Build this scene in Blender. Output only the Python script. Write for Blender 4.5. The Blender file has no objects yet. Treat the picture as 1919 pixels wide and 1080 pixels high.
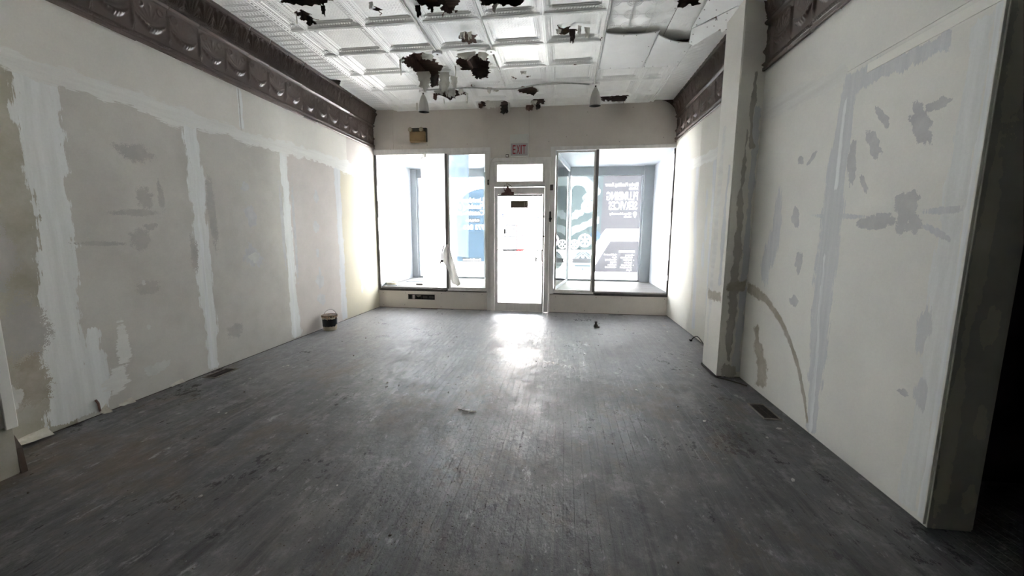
import bpy, bmesh, math, random
import numpy as np
from mathutils import Matrix, Vector
from mathutils.geometry import delaunay_2d_cdt

SC = bpy.context.scene
COL = SC.collection
rng = random.Random(7)

# ------------------------------------------------------------------ camera
cam_d = bpy.data.cameras.new('camera')
cam = bpy.data.objects.new('camera', cam_d)
COL.objects.link(cam)
YAW, PITCH, ROLL, FPX = -0.1301, -0.1333, 0.0061, 733.46
cy_, sy_, cp_, sp_ = math.cos(YAW), math.sin(YAW), math.cos(PITCH), math.sin(PITCH)
fwd = Vector((sy_*cp_, cy_*cp_, sp_))
rgt = Vector((cy_, -sy_, 0))
upv = rgt.cross(fwd)
r2 = math.cos(ROLL)*rgt + math.sin(ROLL)*upv
u2 = -math.sin(ROLL)*rgt + math.cos(ROLL)*upv
m = Matrix((r2, u2, -fwd)).transposed().to_4x4()
m.translation = (0, 0, 1.40)
cam.matrix_world = m
cam_d.sensor_width = 36
cam_d.lens = FPX/1919*36
cam_d.clip_start = 0.02
SC.camera = cam

# ------------------------------------------------------------------ light
world = bpy.data.worlds.new('overcast_sky')
SC.world = world
world.use_nodes = True
bg = world.node_tree.nodes['Background']
bg.inputs[0].default_value = (0.93, 0.965, 1.0, 1)
bg.inputs[1].default_value = 1.0
SC.view_settings.view_transform = 'Standard'
SC.view_settings.look = 'None'
SC.view_settings.gamma = 1
SC.view_settings.use_curve_mapping = False
SC.view_settings.exposure = 5.15
SC.cycles.max_bounces = 14
SC.cycles.diffuse_bounces = 8
SC.cycles.transparent_max_bounces = 16
SC.cycles.sample_clamp_indirect = 6
sl = bpy.data.lights.new('sun', 'SUN'); sl.energy = 13.0; sl.angle = math.radians(3); sl.color = (.99, .99, 1.0)
so = bpy.data.objects.new('sun', sl); COL.objects.link(so)
so.rotation_euler = Vector((.50, .22, -.84)).to_track_quat('-Z', 'Y').to_euler(); so.location = (-4, 12, 14)
# sampling guide for the sky light that comes in through the open shop front (emits nothing itself)
pl = bpy.data.lights.new('sky_portal', 'AREA')
pl.shape = 'RECTANGLE'; pl.size = 5.6; pl.size_y = 3.1
pl.cycles.is_portal = True
po = bpy.data.objects.new('sky_portal', pl)
po.location = (-0.83, 9.33, 1.42)
po.rotation_euler = (math.radians(-90), 0, 0)
COL.objects.link(po)

# ------------------------------------------------------------------ dimensions (metres)
LX, RXF, RXN, RXP = -3.539, 1.835, 1.772, 1.555       # left wall, right wall far / near, pier
BY, H = 7.127, 3.655                                   # shop front plane, ceiling
ZC = 2.968                                             # underside of the cornice
SILL, HEAD = 0.39, 2.86
GY = 8.90                                              # outer display glass

# ------------------------------------------------------------------ materials
def lin(c):
    return tuple(((v/255)/12.92 if v/255 <= .04045 else ((v/255+.055)/1.055)**2.4) for v in c) + (1,)

def M(name, col, rough=.6, metal=0.0, col2=None, vs=4.0, stretch=(1, 1, 1), lo=.4, hi=.65, bump=0.0, bs=60.0, bdist=.002,
      rough2=None, feather=False, spec=.5, fine=0.0, detail=6.0, trans=0.0, clear=0.0, seed=0.0):
    mt = bpy.data.materials.new(name); mt.use_nodes = True
    nt = mt.node_tree; N = nt.nodes; Lk = nt.links
    b = N['Principled BSDF']; out = N['Material Output']
    b.inputs['Roughness'].default_value = rough; b.inputs['Metallic'].default_value = metal
    b.inputs['Specular IOR Level'].default_value = spec
    b.inputs['Base Color'].default_value = lin(col)
    pos = None
    if col2 or bump or feather or fine:
        g = N.new('ShaderNodeNewGeometry')
        mp = N.new('ShaderNodeMapping'); mp.inputs['Scale'].default_value = stretch
        mp.inputs['Location'].default_value = (seed, seed*1.7, seed*.6)
        Lk.new(g.outputs['Position'], mp.inputs['Vector']); pos = mp.outputs[0]
    if col2:
        n = N.new('ShaderNodeTexNoise'); n.inputs['Scale'].default_value = vs; n.inputs['Detail'].default_value = detail
        n.inputs['Roughness'].default_value = .62
        Lk.new(pos, n.inputs['Vector'])
        r = N.new('ShaderNodeMapRange'); r.inputs[1].default_value = lo; r.inputs[2].default_value = hi
        Lk.new(n.outputs[0], r.inputs[0])
        mx = N.new('ShaderNodeMix'); mx.data_type = 'RGBA'
        mx.inputs[6].default_value = lin(col); mx.inputs[7].default_value = lin(col2)
        Lk.new(r.outputs[0], mx.inputs[0])
        last = mx.outputs[2]
        if fine:
            n2 = N.new('ShaderNodeTexNoise'); n2.inputs['Scale'].default_value = 90; n2.inputs['Detail'].default_value = 3
            Lk.new(g.outputs['Position'], n2.inputs['Vector'])
            hv = N.new('ShaderNodeHueSaturation')
            r3 = N.new('ShaderNodeMapRange'); r3.inputs[3].default_value = 1-fine; r3.inputs[4].default_value = 1+fine
            Lk.new(n2.outputs[0], r3.inputs[0]); Lk.new(r3.outputs[0], hv.inputs['Value']); Lk.new(last, hv.inputs['Color'])
            last = hv.outputs[0]
        Lk.new(last, b.inputs['Base Color'])
        if rough2 is not None:
            r4 = N.new('ShaderNodeMapRange'); r4.inputs[3].default_value = rough; r4.inputs[4].default_value = rough2
            Lk.new(r.outputs[0], r4.inputs[0]); Lk.new(r4.outputs[0], b.inputs['Roughness'])
    if bump:
        n = N.new('ShaderNodeTexNoise'); n.inputs['Scale'].default_value = bs; n.inputs['Detail'].default_value = 4
        Lk.new(pos, n.inputs['Vector'])
        bp = N.new('ShaderNodeBump'); bp.inputs['Strength'].default_value = bump; bp.inputs['Distance'].default_value = bdist
        Lk.new(n.outputs[0], bp.inputs['Height']); Lk.new(bp.outputs[0], b.inputs['Normal'])
    sh = b.outputs[0]
    if trans:
        t = N.new('ShaderNodeBsdfTranslucent'); t.inputs[0].default_value = lin(col)
        ms = N.new('ShaderNodeMixShader'); ms.inputs[0].default_value = trans
        Lk.new(sh, ms.inputs[1]); Lk.new(t.outputs[0], ms.inputs[2]); sh = ms.outputs[0]
    if clear:
        t = N.new('ShaderNodeBsdfTransparent'); ms = N.new('ShaderNodeMixShader'); ms.inputs[0].default_value = clear
        Lk.new(sh, ms.inputs[1]); Lk.new(t.outputs[0], ms.inputs[2]); sh = ms.outputs[0]
    if feather:   # worn, feathered rims of skim coats and stains
        a = N.new('ShaderNodeAttribute'); a.attribute_name = 'cover'
        def nz(scale, st, amp):
            n = N.new('ShaderNodeTexNoise'); n.inputs['Scale'].default_value = scale; n.inputs['Detail'].default_value = 5
            mp2 = N.new('ShaderNodeMapping'); mp2.inputs['Scale'].default_value = st
            Lk.new(g.outputs['Position'], mp2.inputs['Vector']); Lk.new(mp2.outputs[0], n.inputs['Vector'])
            q = N.new('ShaderNodeMath'); q.operation = 'MULTIPLY_ADD'; q.inputs[1].default_value = amp; q.inputs[2].default_value = -.5*amp
            Lk.new(n.outputs[0], q.inputs[0]); return q.outputs[0]
        v = a.outputs['Fac']
        for w in (nz(22, stretch, 1.6), nz(170, tuple(max(x_, .3) for x_ in stretch), feather*2.4)):
            ad = N.new('ShaderNodeMath'); ad.operation = 'ADD'; Lk.new(v, ad.inputs[0]); Lk.new(w, ad.inputs[1]); v = ad.outputs[0]
        st_ = N.new('ShaderNodeMath'); st_.operation = 'GREATER_THAN'; st_.inputs[1].default_value = .38; Lk.new(v, st_.inputs[0])
        gt = N.new('ShaderNodeMath'); gt.operation = 'GREATER_THAN'; gt.inputs[1].default_value = .04; Lk.new(a.outputs['Fac'], gt.inputs[0])
        mu = N.new('ShaderNodeMath'); mu.operation = 'MULTIPLY'; Lk.new(st_.outputs[0], mu.inputs[0]); Lk.new(gt.outputs[0], mu.inputs[1])
        t = N.new('ShaderNodeBsdfTransparent'); ms = N.new('ShaderNodeMixShader')
        Lk.new(mu.outputs[0], ms.inputs[0]); Lk.new(t.outputs[0], ms.inputs[1]); Lk.new(sh, ms.inputs[2]); sh = ms.outputs[0]
    Lk.new(sh, out.inputs[0])
    return mt

def glass(name, tint=(.985, .985, .985)):
    mt = bpy.data.materials.new(name); mt.use_nodes = True
    nt = mt.node_tree; N = nt.nodes; Lk = nt.links
    N.remove(N['Principled BSDF'])
    t = N.new('ShaderNodeBsdfTransparent'); t.inputs[0].default_value = (*tint, 1)
    g = N.new('ShaderNodeBsdfGlossy'); g.inputs['Roughness'].default_value = .02
    f = N.new('ShaderNodeFresnel'); f.inputs[0].default_value = 1.45
    ms = N.new('ShaderNodeMixShader'); Lk.new(f.outputs[0], ms.inputs[0]); Lk.new(t.outputs[0], ms.inputs[1]); Lk.new(g.outputs[0], ms.inputs[2])
    Lk.new(ms.outputs[0], N['Material Output'].inputs[0])
    return mt

def floor_mat(name, seed_obj=True):
    mt = bpy.data.materials.new(name); mt.use_nodes = True
    nt = mt.node_tree; N = nt.nodes; Lk = nt.links; b = N['Principled BSDF']
    g = N.new('ShaderNodeNewGeometry')
    def noise(scale, stretch, detail=8, rough=.65, off=(0, 0, 0)):
        mp = N.new('ShaderNodeMapping'); mp.inputs['Scale'].default_value = stretch; mp.inputs['Location'].default_value = off
        Lk.new(g.outputs['Position'], mp.inputs['Vector'])
        n = N.new('ShaderNodeTexNoise'); n.inputs['Scale'].default_value = scale; n.inputs['Detail'].default_value = detail
        n.inputs['Roughness'].default_value = rough
        Lk.new(mp.outputs[0], n.inputs['Vector']); return n.outputs[0]
    def rg(v, a, c, d=0., e=1.):
        r = N.new('ShaderNodeMapRange'); r.inputs[1].default_value = a; r.inputs[2].default_value = c
        r.inputs[3].default_value = d; r.inputs[4].default_value = e; Lk.new(v, r.inputs[0]); return r.outputs[0]
    def mix(f, c1, c2):
        mx = N.new('ShaderNodeMix'); mx.data_type = 'RGBA'; Lk.new(f, mx.inputs[0])
        for i, c in ((6, c1), (7, c2)):
            if isinstance(c, tuple): mx.inputs[i].default_value = lin(c)
            else: Lk.new(c, mx.inputs[i])
        return mx.outputs[2]
    def math_(op, a, c):
        q = N.new('ShaderNodeMath'); q.operation = op
        for i, v in ((0, a), (1, c)):
            if isinstance(v, (int, float)): q.inputs[i].default_value = v
            else: Lk.new(v, q.inputs[i])
        return q.outputs[0]
    big = noise(.75, (1, .6, 1), 6)
    streak = noise(4.5, (1.8, .13, 1), 9, .7)
    streak2 = noise(9, (2.2, .10, 1), 9, .7, (4, 0, 0))
    scuff = noise(8, (1, .45, 1), 12, .78, (3, 7, 0))
    swirl = noise(1.5, (1, .85, 1), 13, .74, (9, 2, 0))
    mott = noise(5.5, (1, .8, 1), 12, .8, (1, 12, 0))
    speck = noise(42, (1, .7, 1), 4, .6, (5, 1, 0))
    c = mix(rg(big, .38, .62), FLOOR_A, FLOOR_B)
    c = mix(rg(streak, .49, .60, 0, .85), c, FLOOR_C)
    c = mix(rg(streak2, .53, .63, 0, .7), c, FLOOR_D)
    c = mix(rg(swirl, .50, .60, 0, .8), c, FLOOR_D)
    c = mix(rg(mott, .52, .66, 0, .7), c, (150, 148, 146))
    c = mix(rg(mott, .49, .30, 0, .55), c, (60, 59, 60))
    brown = rg(noise(1.2, (1, .7, 1), 11, .76, (17, 4, 0)), .52, .62, 0, .7)
    c = mix(brown, c, (104, 90, 76))
    c = mix(rg(scuff, .585, .66, 0, .75), c, (186, 185, 183))
    c = mix(rg(speck, .66, .73, 0, .8), c, (54, 49, 45))
    c = mix(rg(speck, .32, .26, 0, .7), c, (196, 194, 190))
    # colour goes paler towards the shop front, along a wavering limit
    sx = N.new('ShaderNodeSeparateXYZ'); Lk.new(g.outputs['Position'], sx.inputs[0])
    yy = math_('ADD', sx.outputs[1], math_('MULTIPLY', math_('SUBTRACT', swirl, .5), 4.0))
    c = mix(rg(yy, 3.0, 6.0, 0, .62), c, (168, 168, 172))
    oi = N.new('ShaderNodeObjectInfo')
    hv = N.new('ShaderNodeHueSaturation'); Lk.new(c, hv.inputs['Color']); Lk.new(rg(oi.outputs['Random'], 0, 1, .955, 1.045), hv.inputs['Value'])
    Lk.new(hv.outputs[0], b.inputs['Base Color'])
    ro = rg(math_('ADD', math_('MULTIPLY', noise(14, (1, .5, 1), 10, .8, (6, 3, 1)), .55), math_('MULTIPLY', swirl, .7)), .50, .76, FLOOR_R0, FLOOR_R1)
    Lk.new(ro, b.inputs['Roughness'])
    bp = N.new('ShaderNodeBump'); bp.inputs['Strength'].default_value = .8; bp.inputs['Distance'].default_value = .007
    hh = math_('ADD', math_('MULTIPLY', scuff, .6), math_('MULTIPLY', speck, .25))
    hh = math_('ADD', hh, math_('MULTIPLY', noise(9, (1, .8, 1), 6, .6, (2, 2, 2)), .8))
    hh = math_('ADD', hh, math_('MULTIPLY', noise(26, (1, .6, 1), 6, .7, (8, 2, 2)), .9))
    Lk.new(hh, bp.inputs['Height']); Lk.new(bp.outputs[0], b.inputs['Normal'])
    return mt
FLOOR_A, FLOOR_B, FLOOR_C, FLOOR_D = (80, 81, 84), (98, 97, 98), (60, 60, 62), (116, 113, 111)
FLOOR_R0, FLOOR_R1 = .20, .66

MT = dict(
 panel_grey=M('drywall paper grey', (204, 201, 193), .8, col2=(192, 189, 181), vs=2.2, bump=.15, bs=240, fine=.05),
 panel_warm=M('drywall paper warm', (206, 199, 193), .8, col2=(198, 192, 186), vs=2.4, bump=.15, bs=240, fine=.05),
 panel_cream=M('drywall paper cream', (203, 196, 174), .8, col2=(198, 192, 174), vs=2.0, bump=.15, bs=240, fine=.04),
 panel_up=M('drywall paper upper', (223, 220, 212), .8, col2=(215, 212, 204), vs=1.7, bump=.15, bs=240, fine=.05),
 panel_right=M('drywall right', (233, 232, 225), .75, col2=(226, 225, 219), vs=1.8, bump=.15, bs=240, fine=.04),
 panel_rfar=M('drywall right far', (216, 213, 203), .75, col2=(211, 209, 201), vs=2.1, bump=.15, bs=240, fine=.03),
 panel_yellow=M('drywall paper stained', (172, 167, 150), .85, col2=(192, 189, 178), vs=3, bump=.15, bs=240, fine=.05),
 header=M('header board', (214, 207, 199), .7, col2=(208, 201, 193), vs=3, bump=.2, bs=160, fine=.04),
 compound=M('joint compound', (231, 233, 231), .8, col2=(220, 222, 219), vs=6, stretch=(3, 3, .25), feather=.25, fine=.05),
 compound_h=M('joint compound flat', (229, 229, 224), .8, col2=(220, 219, 214), vs=5, stretch=(1, .3, 4), feather=.35, fine=.05),
 compound_white=M('joint compound fresh', (236, 238, 238), .8, col2=(220, 222, 222), vs=6, stretch=(4, 4, .2), feather=.5),
 compound_grey=M('joint compound grey', (206, 208, 209), .8, col2=(216, 217, 217), vs=7, stretch=(3, 3, .2), feather=.4, fine=.05),
 spackle=M('spackle grey', (194, 194, 194), .8, col2=(204, 204, 202), vs=9, feather=.3),
 spackle_dk=M('spackle dark', (176, 174, 169), .85, col2=(188, 185, 178), vs=5, feather=.9),
 spackle_lt=M('spackle pale', (214, 214, 208), .8, col2=(200, 200, 194), vs=9, feather=.3),
 stain=M('damp stain', (168, 160, 144), .85, col2=(186, 180, 168), vs=8, feather=.8),
 stain_dk=M('damp stain dark', (176, 172, 164), .85, col2=(188, 184, 176), vs=7, stretch=(2, 2, .4), feather=.5),
 white_wall=M('white painted board', (194, 199, 205), .6, col2=(189, 195, 202), vs=2),
 grey_post=M('grey painted post', (160, 166, 168), .6, col2=(166, 171, 173), vs=3),
 pier=M('pier board', (234, 232, 224), .75, col2=(228, 226, 219), vs=2.5, bump=.15, bs=200, fine=.04),
 tin=M('painted pressed tin', (246, 246, 243), .30, col2=(240, 240, 237), vs=7, bump=.25, bs=70, bdist=.003, rough2=.45),
 tin_flat=M('painted sheet', (240, 241, 239), .5, col2=(235, 236, 234), vs=2.5, bump=.08, bs=120),
 flap_white=M('peeling paint sheet', (226, 224, 216), .6, col2=(212, 209, 200), vs=12, bump=.3, bs=40),
 flap_brown=M('bare brown tin', (64, 52, 47), .7, col2=(44, 36, 33), vs=14, bump=.3, bs=40),
 flap_rust=M('rusty tin', (126, 98, 86), .75, col2=(82, 60, 52), vs=16, bump=.3, bs=40),
 deck=M('old ceiling boards', (128, 106, 96), .85, col2=(92, 72, 64), vs=6, stretch=(1, 6, 1)),
 cornice=M('brown painted tin', (103, 90, 85), .27, col2=(95, 83, 77), vs=3, lo=.3, hi=.75, bump=.10, bs=60, fine=.05),
 alu=M('worn aluminium', (228, 225, 222), .45, col2=(216, 213, 210), vs=8, stretch=(2, 2, .4), bump=.1, bs=120, fine=.05),
 alu_dk=M('dark channel', (58, 54, 54), .55, col2=(78, 72, 68), vs=20),
 alu_mid=M('bronze mullion', (128, 125, 124), .45, metal=.2, col2=(110, 107, 106), vs=6, stretch=(2, 2, .3)),
 board=M('plywood display floor', (134, 132, 130), .6, col2=(120, 117, 115), vs=3, stretch=(1, 4, 1)),
 dark=M('dark adjoining room', (40, 39, 38), .8, col2=(30, 30, 29), vs=3),  # near-black wall colour keeps the unlit room dark
 jamb=M('unpainted end board', (204, 205, 194), .85, col2=(194, 195, 186), vs=3, bump=.15, bs=160),
 jamb_patch=M('end board patch', (224, 223, 208), .85, col2=(216, 215, 200), vs=6, feather=.2),
 wood_end=M('base block', (84, 70, 62), .8, col2=(66, 54, 48), vs=12),
 metal_dk=M('dark register metal', (52, 46, 44), .5, metal=.3, col2=(70, 60, 56), vs=30),
 metal_fr=M('register frame metal', (128, 122, 112), .5, metal=.3, col2=(98, 92, 84), vs=25),
 tape=M('dry joint tape', (240, 239, 232), .8),
 paper=M('torn drywall paper', (216, 212, 200), .8, col2=(196, 190, 176), vs=20),
 void=M('painted duct shade', (14, 13, 13), .9),  # near-black plates: shade inside vents and slots painted as colour
 white_enamel=M('white enamel', (238, 238, 236), .35),
 lamp_shell=M('lamp shell', (176, 172, 166), .38, col2=(160, 156, 150), vs=12, stretch=(3, 3, .3)),
 black=M('black plastic', (24, 24, 25), .5),
 tan=M('tan enamel', (150, 122, 82), .45, col2=(136, 110, 76), vs=12),
 olive=M('olive backing', (70, 70, 60), .5),
 lens=M('lamp lens', (170, 160, 140), .25),
 red=M('sign red', (150, 34, 48), .5),
 sign_face=M('sign face', (176, 168, 170), .45),
 sign_body=M('sign housing', (206, 206, 200), .5),
 wire=M('white cable', (206, 202, 196), .5),
 wire_dk=M('dark cable', (70, 64, 58), .6),
 conduit=M('painted conduit', (206, 206, 202), .4, col2=(184, 184, 180), vs=20),
 rust=M('rusted metal', (108, 74, 64), .7, col2=(74, 48, 42), vs=40),
 label_navy=M('navy label', (34, 38, 48), .5, col2=(48, 52, 60), vs=40),
 can=M('paint can body', (222, 214, 194), .5, col2=(196, 184, 160), vs=24, bump=.1),
 can_lid=M('paint can lid', (66, 58, 54), .55, col2=(150, 124, 100), vs=22),
 drip=M('dried cream paint', (224, 192, 160), .5, col2=(206, 170, 136), vs=40),
 chip=M('paint chip', (206, 204, 198), .7, col2=(180, 178, 172), vs=60),
 chip_dk=M('dark grit', (84, 76, 68), .85, col2=(128, 122, 114), vs=40),
 blind=M('white blind', (176, 180, 188), .45),
 film=M('clouded plastic film', (130, 144, 160), .4, trans=.8, clear=.12),
 film2=M('white plastic film', (246, 247, 248), .4, trans=.8, clear=.04),
 cloth=M('limp white sheet', (196, 193, 189), .6, col2=(180, 178, 175), vs=9, trans=.3),
 vinyl_grey=M('grey print film', (62, 63, 68), .5, trans=.85),
 vinyl_teal=M('teal grey print film', (58, 65, 67), .5, trans=.85),
 vinyl_lav=M('lavender print film', (61, 62, 65), .5, trans=.85),
 vinyl_white=M('white print film', (250, 252, 252), .5, trans=.9),
 vinyl_ice=M('pale blue print film', (96, 104, 106), .5, trans=.9),
 vinyl_blue=M('sky blue print film', (53, 66, 78), .5, trans=.85),
 vinyl_mid=M('mid grey print film', (47, 51, 56), .5, trans=.8),
 vinyl_badge=M('badge print film', (62, 69, 74), .5, trans=.85),
 plate=M('hanging sign plate', (118, 116, 100), .5, trans=.15),
 plate_lt=M('hanging sign digits', (190, 190, 176), .5, trans=.3),
 concrete=M('concrete', (202, 200, 196), .8, col2=(186, 184, 180), vs=2),
 asphalt=M('asphalt', (120, 120, 122), .85, col2=(104, 104, 106), vs=4),
 facade=M('pale facade', (186, 183, 178), .8, col2=(170, 167, 164), vs=2),
 facade_grey=M('grey shutter', (15, 16, 21), .7),
 pink=M('pink banner', (165, 4, 15), .7),
 sign_blue=M('blue shop sign', (18, 24, 48), .6),
 glass_dk=M('far window', (80, 90, 104), .2),
 glass=glass('clear glass'),
 glass_green=glass('greenish glass', (.965, .985, .978)),
)
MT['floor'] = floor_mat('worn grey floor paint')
MT['sub'] = M('subfloor dirt', (44, 40, 37), .9)

# ------------------------------------------------------------------ geometry helpers
ORG = {}
def mesh(name, V, F, smooth=False):
    me = bpy.data.meshes.new(name)
    me.from_pydata([tuple(map(float, v)) for v in V], [], F)
    if smooth: me.polygons.foreach_set('use_smooth', [True]*len(me.polygons))
    me.update()
    return me

def add(name, VF, mat, parent=None, smooth=False, label=None, kind=None, cover=None, me=None):
    """one mesh object; VF in world metres, kept relative to the parent's origin"""
    o_ = ORG.get(parent.name, (0, 0, 0)) if parent else (0, 0, 0)
    if me is None:
        V, F = VF
        me = mesh(name, [(v[0]-o_[0], v[1]-o_[1], v[2]-o_[2]) for v in V], F, smooth)
        me.materials.append(MT[mat])
    if cover is not None:
        at = me.attributes.new('cover', 'FLOAT', 'POINT'); at.data.foreach_set('value', cover)
    ob = bpy.data.objects.new(name, me); COL.objects.link(ob)
    if parent: ob.parent = parent
    ORG[ob.name] = o_
    if label: ob['label'] = label
    if kind: ob['kind'] = kind
    return ob

def thing(name, label, cat, loc=(0, 0, 0), group=None):
    o = bpy.data.objects.new(name, None); COL.objects.link(o)
    o.location = loc; o.empty_display_size = .1
    o['label'] = label; o['category'] = cat
    if group: o['group'] = group
    ORG[o.name] = loc
    return o

def solo(name, VF, mat, label, cat, group=None, smooth=False):
    V = VF[0]
    c = (sum(v[0] for v in V)/len(V), sum(v[1] for v in V)/len(V), min(v[2] for v in V))
    me = mesh(name, [(v[0]-c[0], v[1]-c[1], v[2]-c[2]) for v in V], VF[1], smooth); me.materials.append(MT[mat])
    o = bpy.data.objects.new(name, me); COL.objects.link(o); o.location = c
    o['label'] = label; o['category'] = cat
    if group: o['group'] = group
    return o

def structure(name, VF, mat, parent=None, **k):
    o = add(name, VF, mat, parent, **k)
    if parent is None: o['kind'] = 'structure'
    return o

def cat(*L):
    V, F = [], []
    for v, f in L:
        n = len(V); V += list(v); F += [tuple(i+n for i in q) for q in f]
    return V, F

def box(x0, x1, y0, y1, z0, z1, b=0.0):
    if x1 < x0: x0, x1 = x1, x0
    if y1 < y0: y0, y1 = y1, y0
    if z1 < z0: z0, z1 = z1, z0
    if not b:
        V = [(x, y, z) for x in (x0, x1) for y in (y0, y1) for z in (z0, z1)]
        return V, [(0, 1, 3, 2), (4, 6, 7, 5), (0, 4, 5, 1), (2, 3, 7, 6), (0, 2, 6, 4), (1, 5, 7, 3)]
    b = min(b, (x1-x0)*.45, (y1-y0)*.45, (z1-z0)*.45)
    bm = bmesh.new()
    for v in [(x, y, z) for x in (x0, x1) for y in (y0, y1) for z in (z0, z1)]: bm.verts.new(v)
    bm.verts.ensure_lookup_table()
    for f in [(0, 1, 3, 2), (4, 6, 7, 5), (0, 4, 5, 1), (2, 3, 7, 6), (0, 2, 6, 4), (1, 5, 7, 3)]: bm.faces.new([bm.verts[i] for i in f])
    bmesh.ops.bevel(bm, geom=bm.edges[:], offset=b, segments=1, affect='EDGES')
    bm.verts.index_update()
    V = [tuple(v.co) for v in bm.verts]; F = [tuple(v.index for v in f.verts) for f in bm.faces]
    bm.free()
    return V, F

def frame_rect(x0, x1, z0, z1, w, y0, y1, b=.003):
    return cat(box(x0, x0+w, y0, y1, z0, z1, b), box(x1-w, x1, y0, y1, z0, z1, b),
               box(x0+w, x1-w, y0, y1, z1-w, z1, b), box(x0+w, x1-w, y0, y1, z0, z0+w, b))

def prism(poly, axis, a0, a1):
    """extrude a 2-D polygon; axis 'y': poly is (x,z); 'z': (x,y); 'x': (y,z)"""
    def P(p, a): return {'y': (p[0], a, p[1]), 'z': (p[0], p[1], a), 'x': (a, p[0], p[1])}[axis]
    n = len(poly)
    V = [P(p, a0) for p in poly] + [P(p, a1) for p in poly]
    F = [tuple(range(n)), tuple(range(2*n-1, n-1, -1))] + [(i, i+n, (i+1) % n+n, (i+1) % n) for i in range(n)]
    return V, F

def lathe(prof, c, seg=24, axis='z', cap=True):
    V, F = [], []
    for r, h in prof:
        for k in range(seg):
            a = 2*math.pi*k/seg; p, q = r*math.cos(a), r*math.sin(a)
            V.append({'z': (c[0]+p, c[1]+q, c[2]+h), 'y': (c[0]+p, c[1]+h, c[2]+q), 'x': (c[0]+h, c[1]+p, c[2]+q)}[axis])
    for i in range(len(prof)-1):
        for k in range(seg):
            a, b_ = i*seg+k, i*seg+(k+1) % seg
            F.append((a, b_, b_+seg, a+seg))
    if cap:
        if prof[0][0] > 1e-5: F.append(tuple(range(seg-1, -1, -1)))
        if prof[-1][0] > 1e-5: F.append(tuple(range((len(prof)-1)*seg, len(prof)*seg)))
    return V, F

def tube(pts, r, seg=8):
    pts = [Vector(p) for p in pts]; V, F = [], []
    up_ = Vector((0, 0, 1)); prev = None
    for i, p in enumerate(pts):
        t = (pts[min(i+1, len(pts)-1)]-pts[max(i-1, 0)]).normalized()
        n = (prev - t*prev.dot(t)) if prev is not None else (up_.cross(t) if abs(t.z) < .95 else Vector((1, 0, 0)).cross(t))
        n.normalize(); prev = n; b_ = t.cross(n)
        rr = r[i] if isinstance(r, (list, tuple)) else r
        for k in range(seg):
            a = 2*math.pi*k/seg; V.append(tuple(p+(n*math.cos(a)+b_*math.sin(a))*rr))
    for i in range(len(pts)-1):
        for k in range(seg): F.append((i*seg+k, i*seg+(k+1) % seg, (i+1)*seg+(k+1) % seg, (i+1)*seg+k))
    F += [tuple(range(seg-1, -1, -1)), tuple(range((len(pts)-1)*seg, len(pts)*seg))]
    return V, F

def smooth_path(pts, n=6):
    out = []
    P = [Vector(p) for p in pts]; P = [P[0]]+P+[P[-1]]
    for i in range(1, len(P)-2):
        for k in range(n):
            t = k/n; a, b_, c, d = P[i-1], P[i], P[i+1], P[i+2]
            out.append(tuple(.5*((2*b_)+(c-a)*t+(2*a-5*b_+4*c-d)*t*t+(3*b_-a-3*c+d)*t**3)))
    out.append(tuple(P[-2])); return out

class Plane:      # wall planes: u, v in metres along the wall, w = distance off the surface
    def __init__(s, kind, val, sgn): s.k, s.v, s.s = kind, val, sgn
    def __call__(s, u, v, w):
        if s.k == 'x': return (s.v+s.s*w, u, v)
        if s.k == 'y': return (u, s.v+s.s*w, v)
        return (u, v, s.v+s.s*w)

NC = [0]
def coat(name, plane, path, mat, parent, jit=.012, off=.0012, seed=0, label=None):
    """skim-coat band: path = [(u, v, half width), ...] with ragged, feathered rims"""
    R = random.Random(seed); pts = []; NC[0] += 1; off = .0002+.000004*NC[0]
    for (a, b_) in zip(path[:-1], path[1:]):
        L = math.hypot(b_[0]-a[0], b_[1]-a[1]); n = max(2, int(L/.035))
        for i in range(n): t = i/n; pts.append(tuple(a[j]*(1-t)+b_[j]*t for j in range(3)))
    pts.append(path[-1]); n = len(pts)
    V, C, F = [], [], []
    jl = jr = 0
    for i, p in enumerate(pts):
        a, b_ = pts[max(0, i-1)], pts[min(n-1, i+1)]
        d = math.hypot(b_[0]-a[0], b_[1]-a[1]) or 1; nx, ny = -(b_[1]-a[1])/d, (b_[0]-a[0])/d
        jl = .7*jl+R.uniform(-1, 1)*jit; jr = .7*jr+R.uniform(-1, 1)*jit
        endf = 0. if i in (0, n-1) else 1.
        for e, c, w in ((-1.3, 0, 0), (-.9, .5, 0), (-.45, 1, 0), (.45, 1, 0), (.9, .5, 0), (1.3, 0, 0)):
            q = p[2]*e + (jl if e < 0 else jr)*abs(e)
            V.append(plane(p[0]+nx*q, p[1]+ny*q, off)); C.append(c*endf)
        if i:
            for k in range(5): s = (i-1)*6+k; F.append((s, s+1, s+7, s+6))
    return add(name, (V, F), mat, parent, cover=C, label=label)

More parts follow.
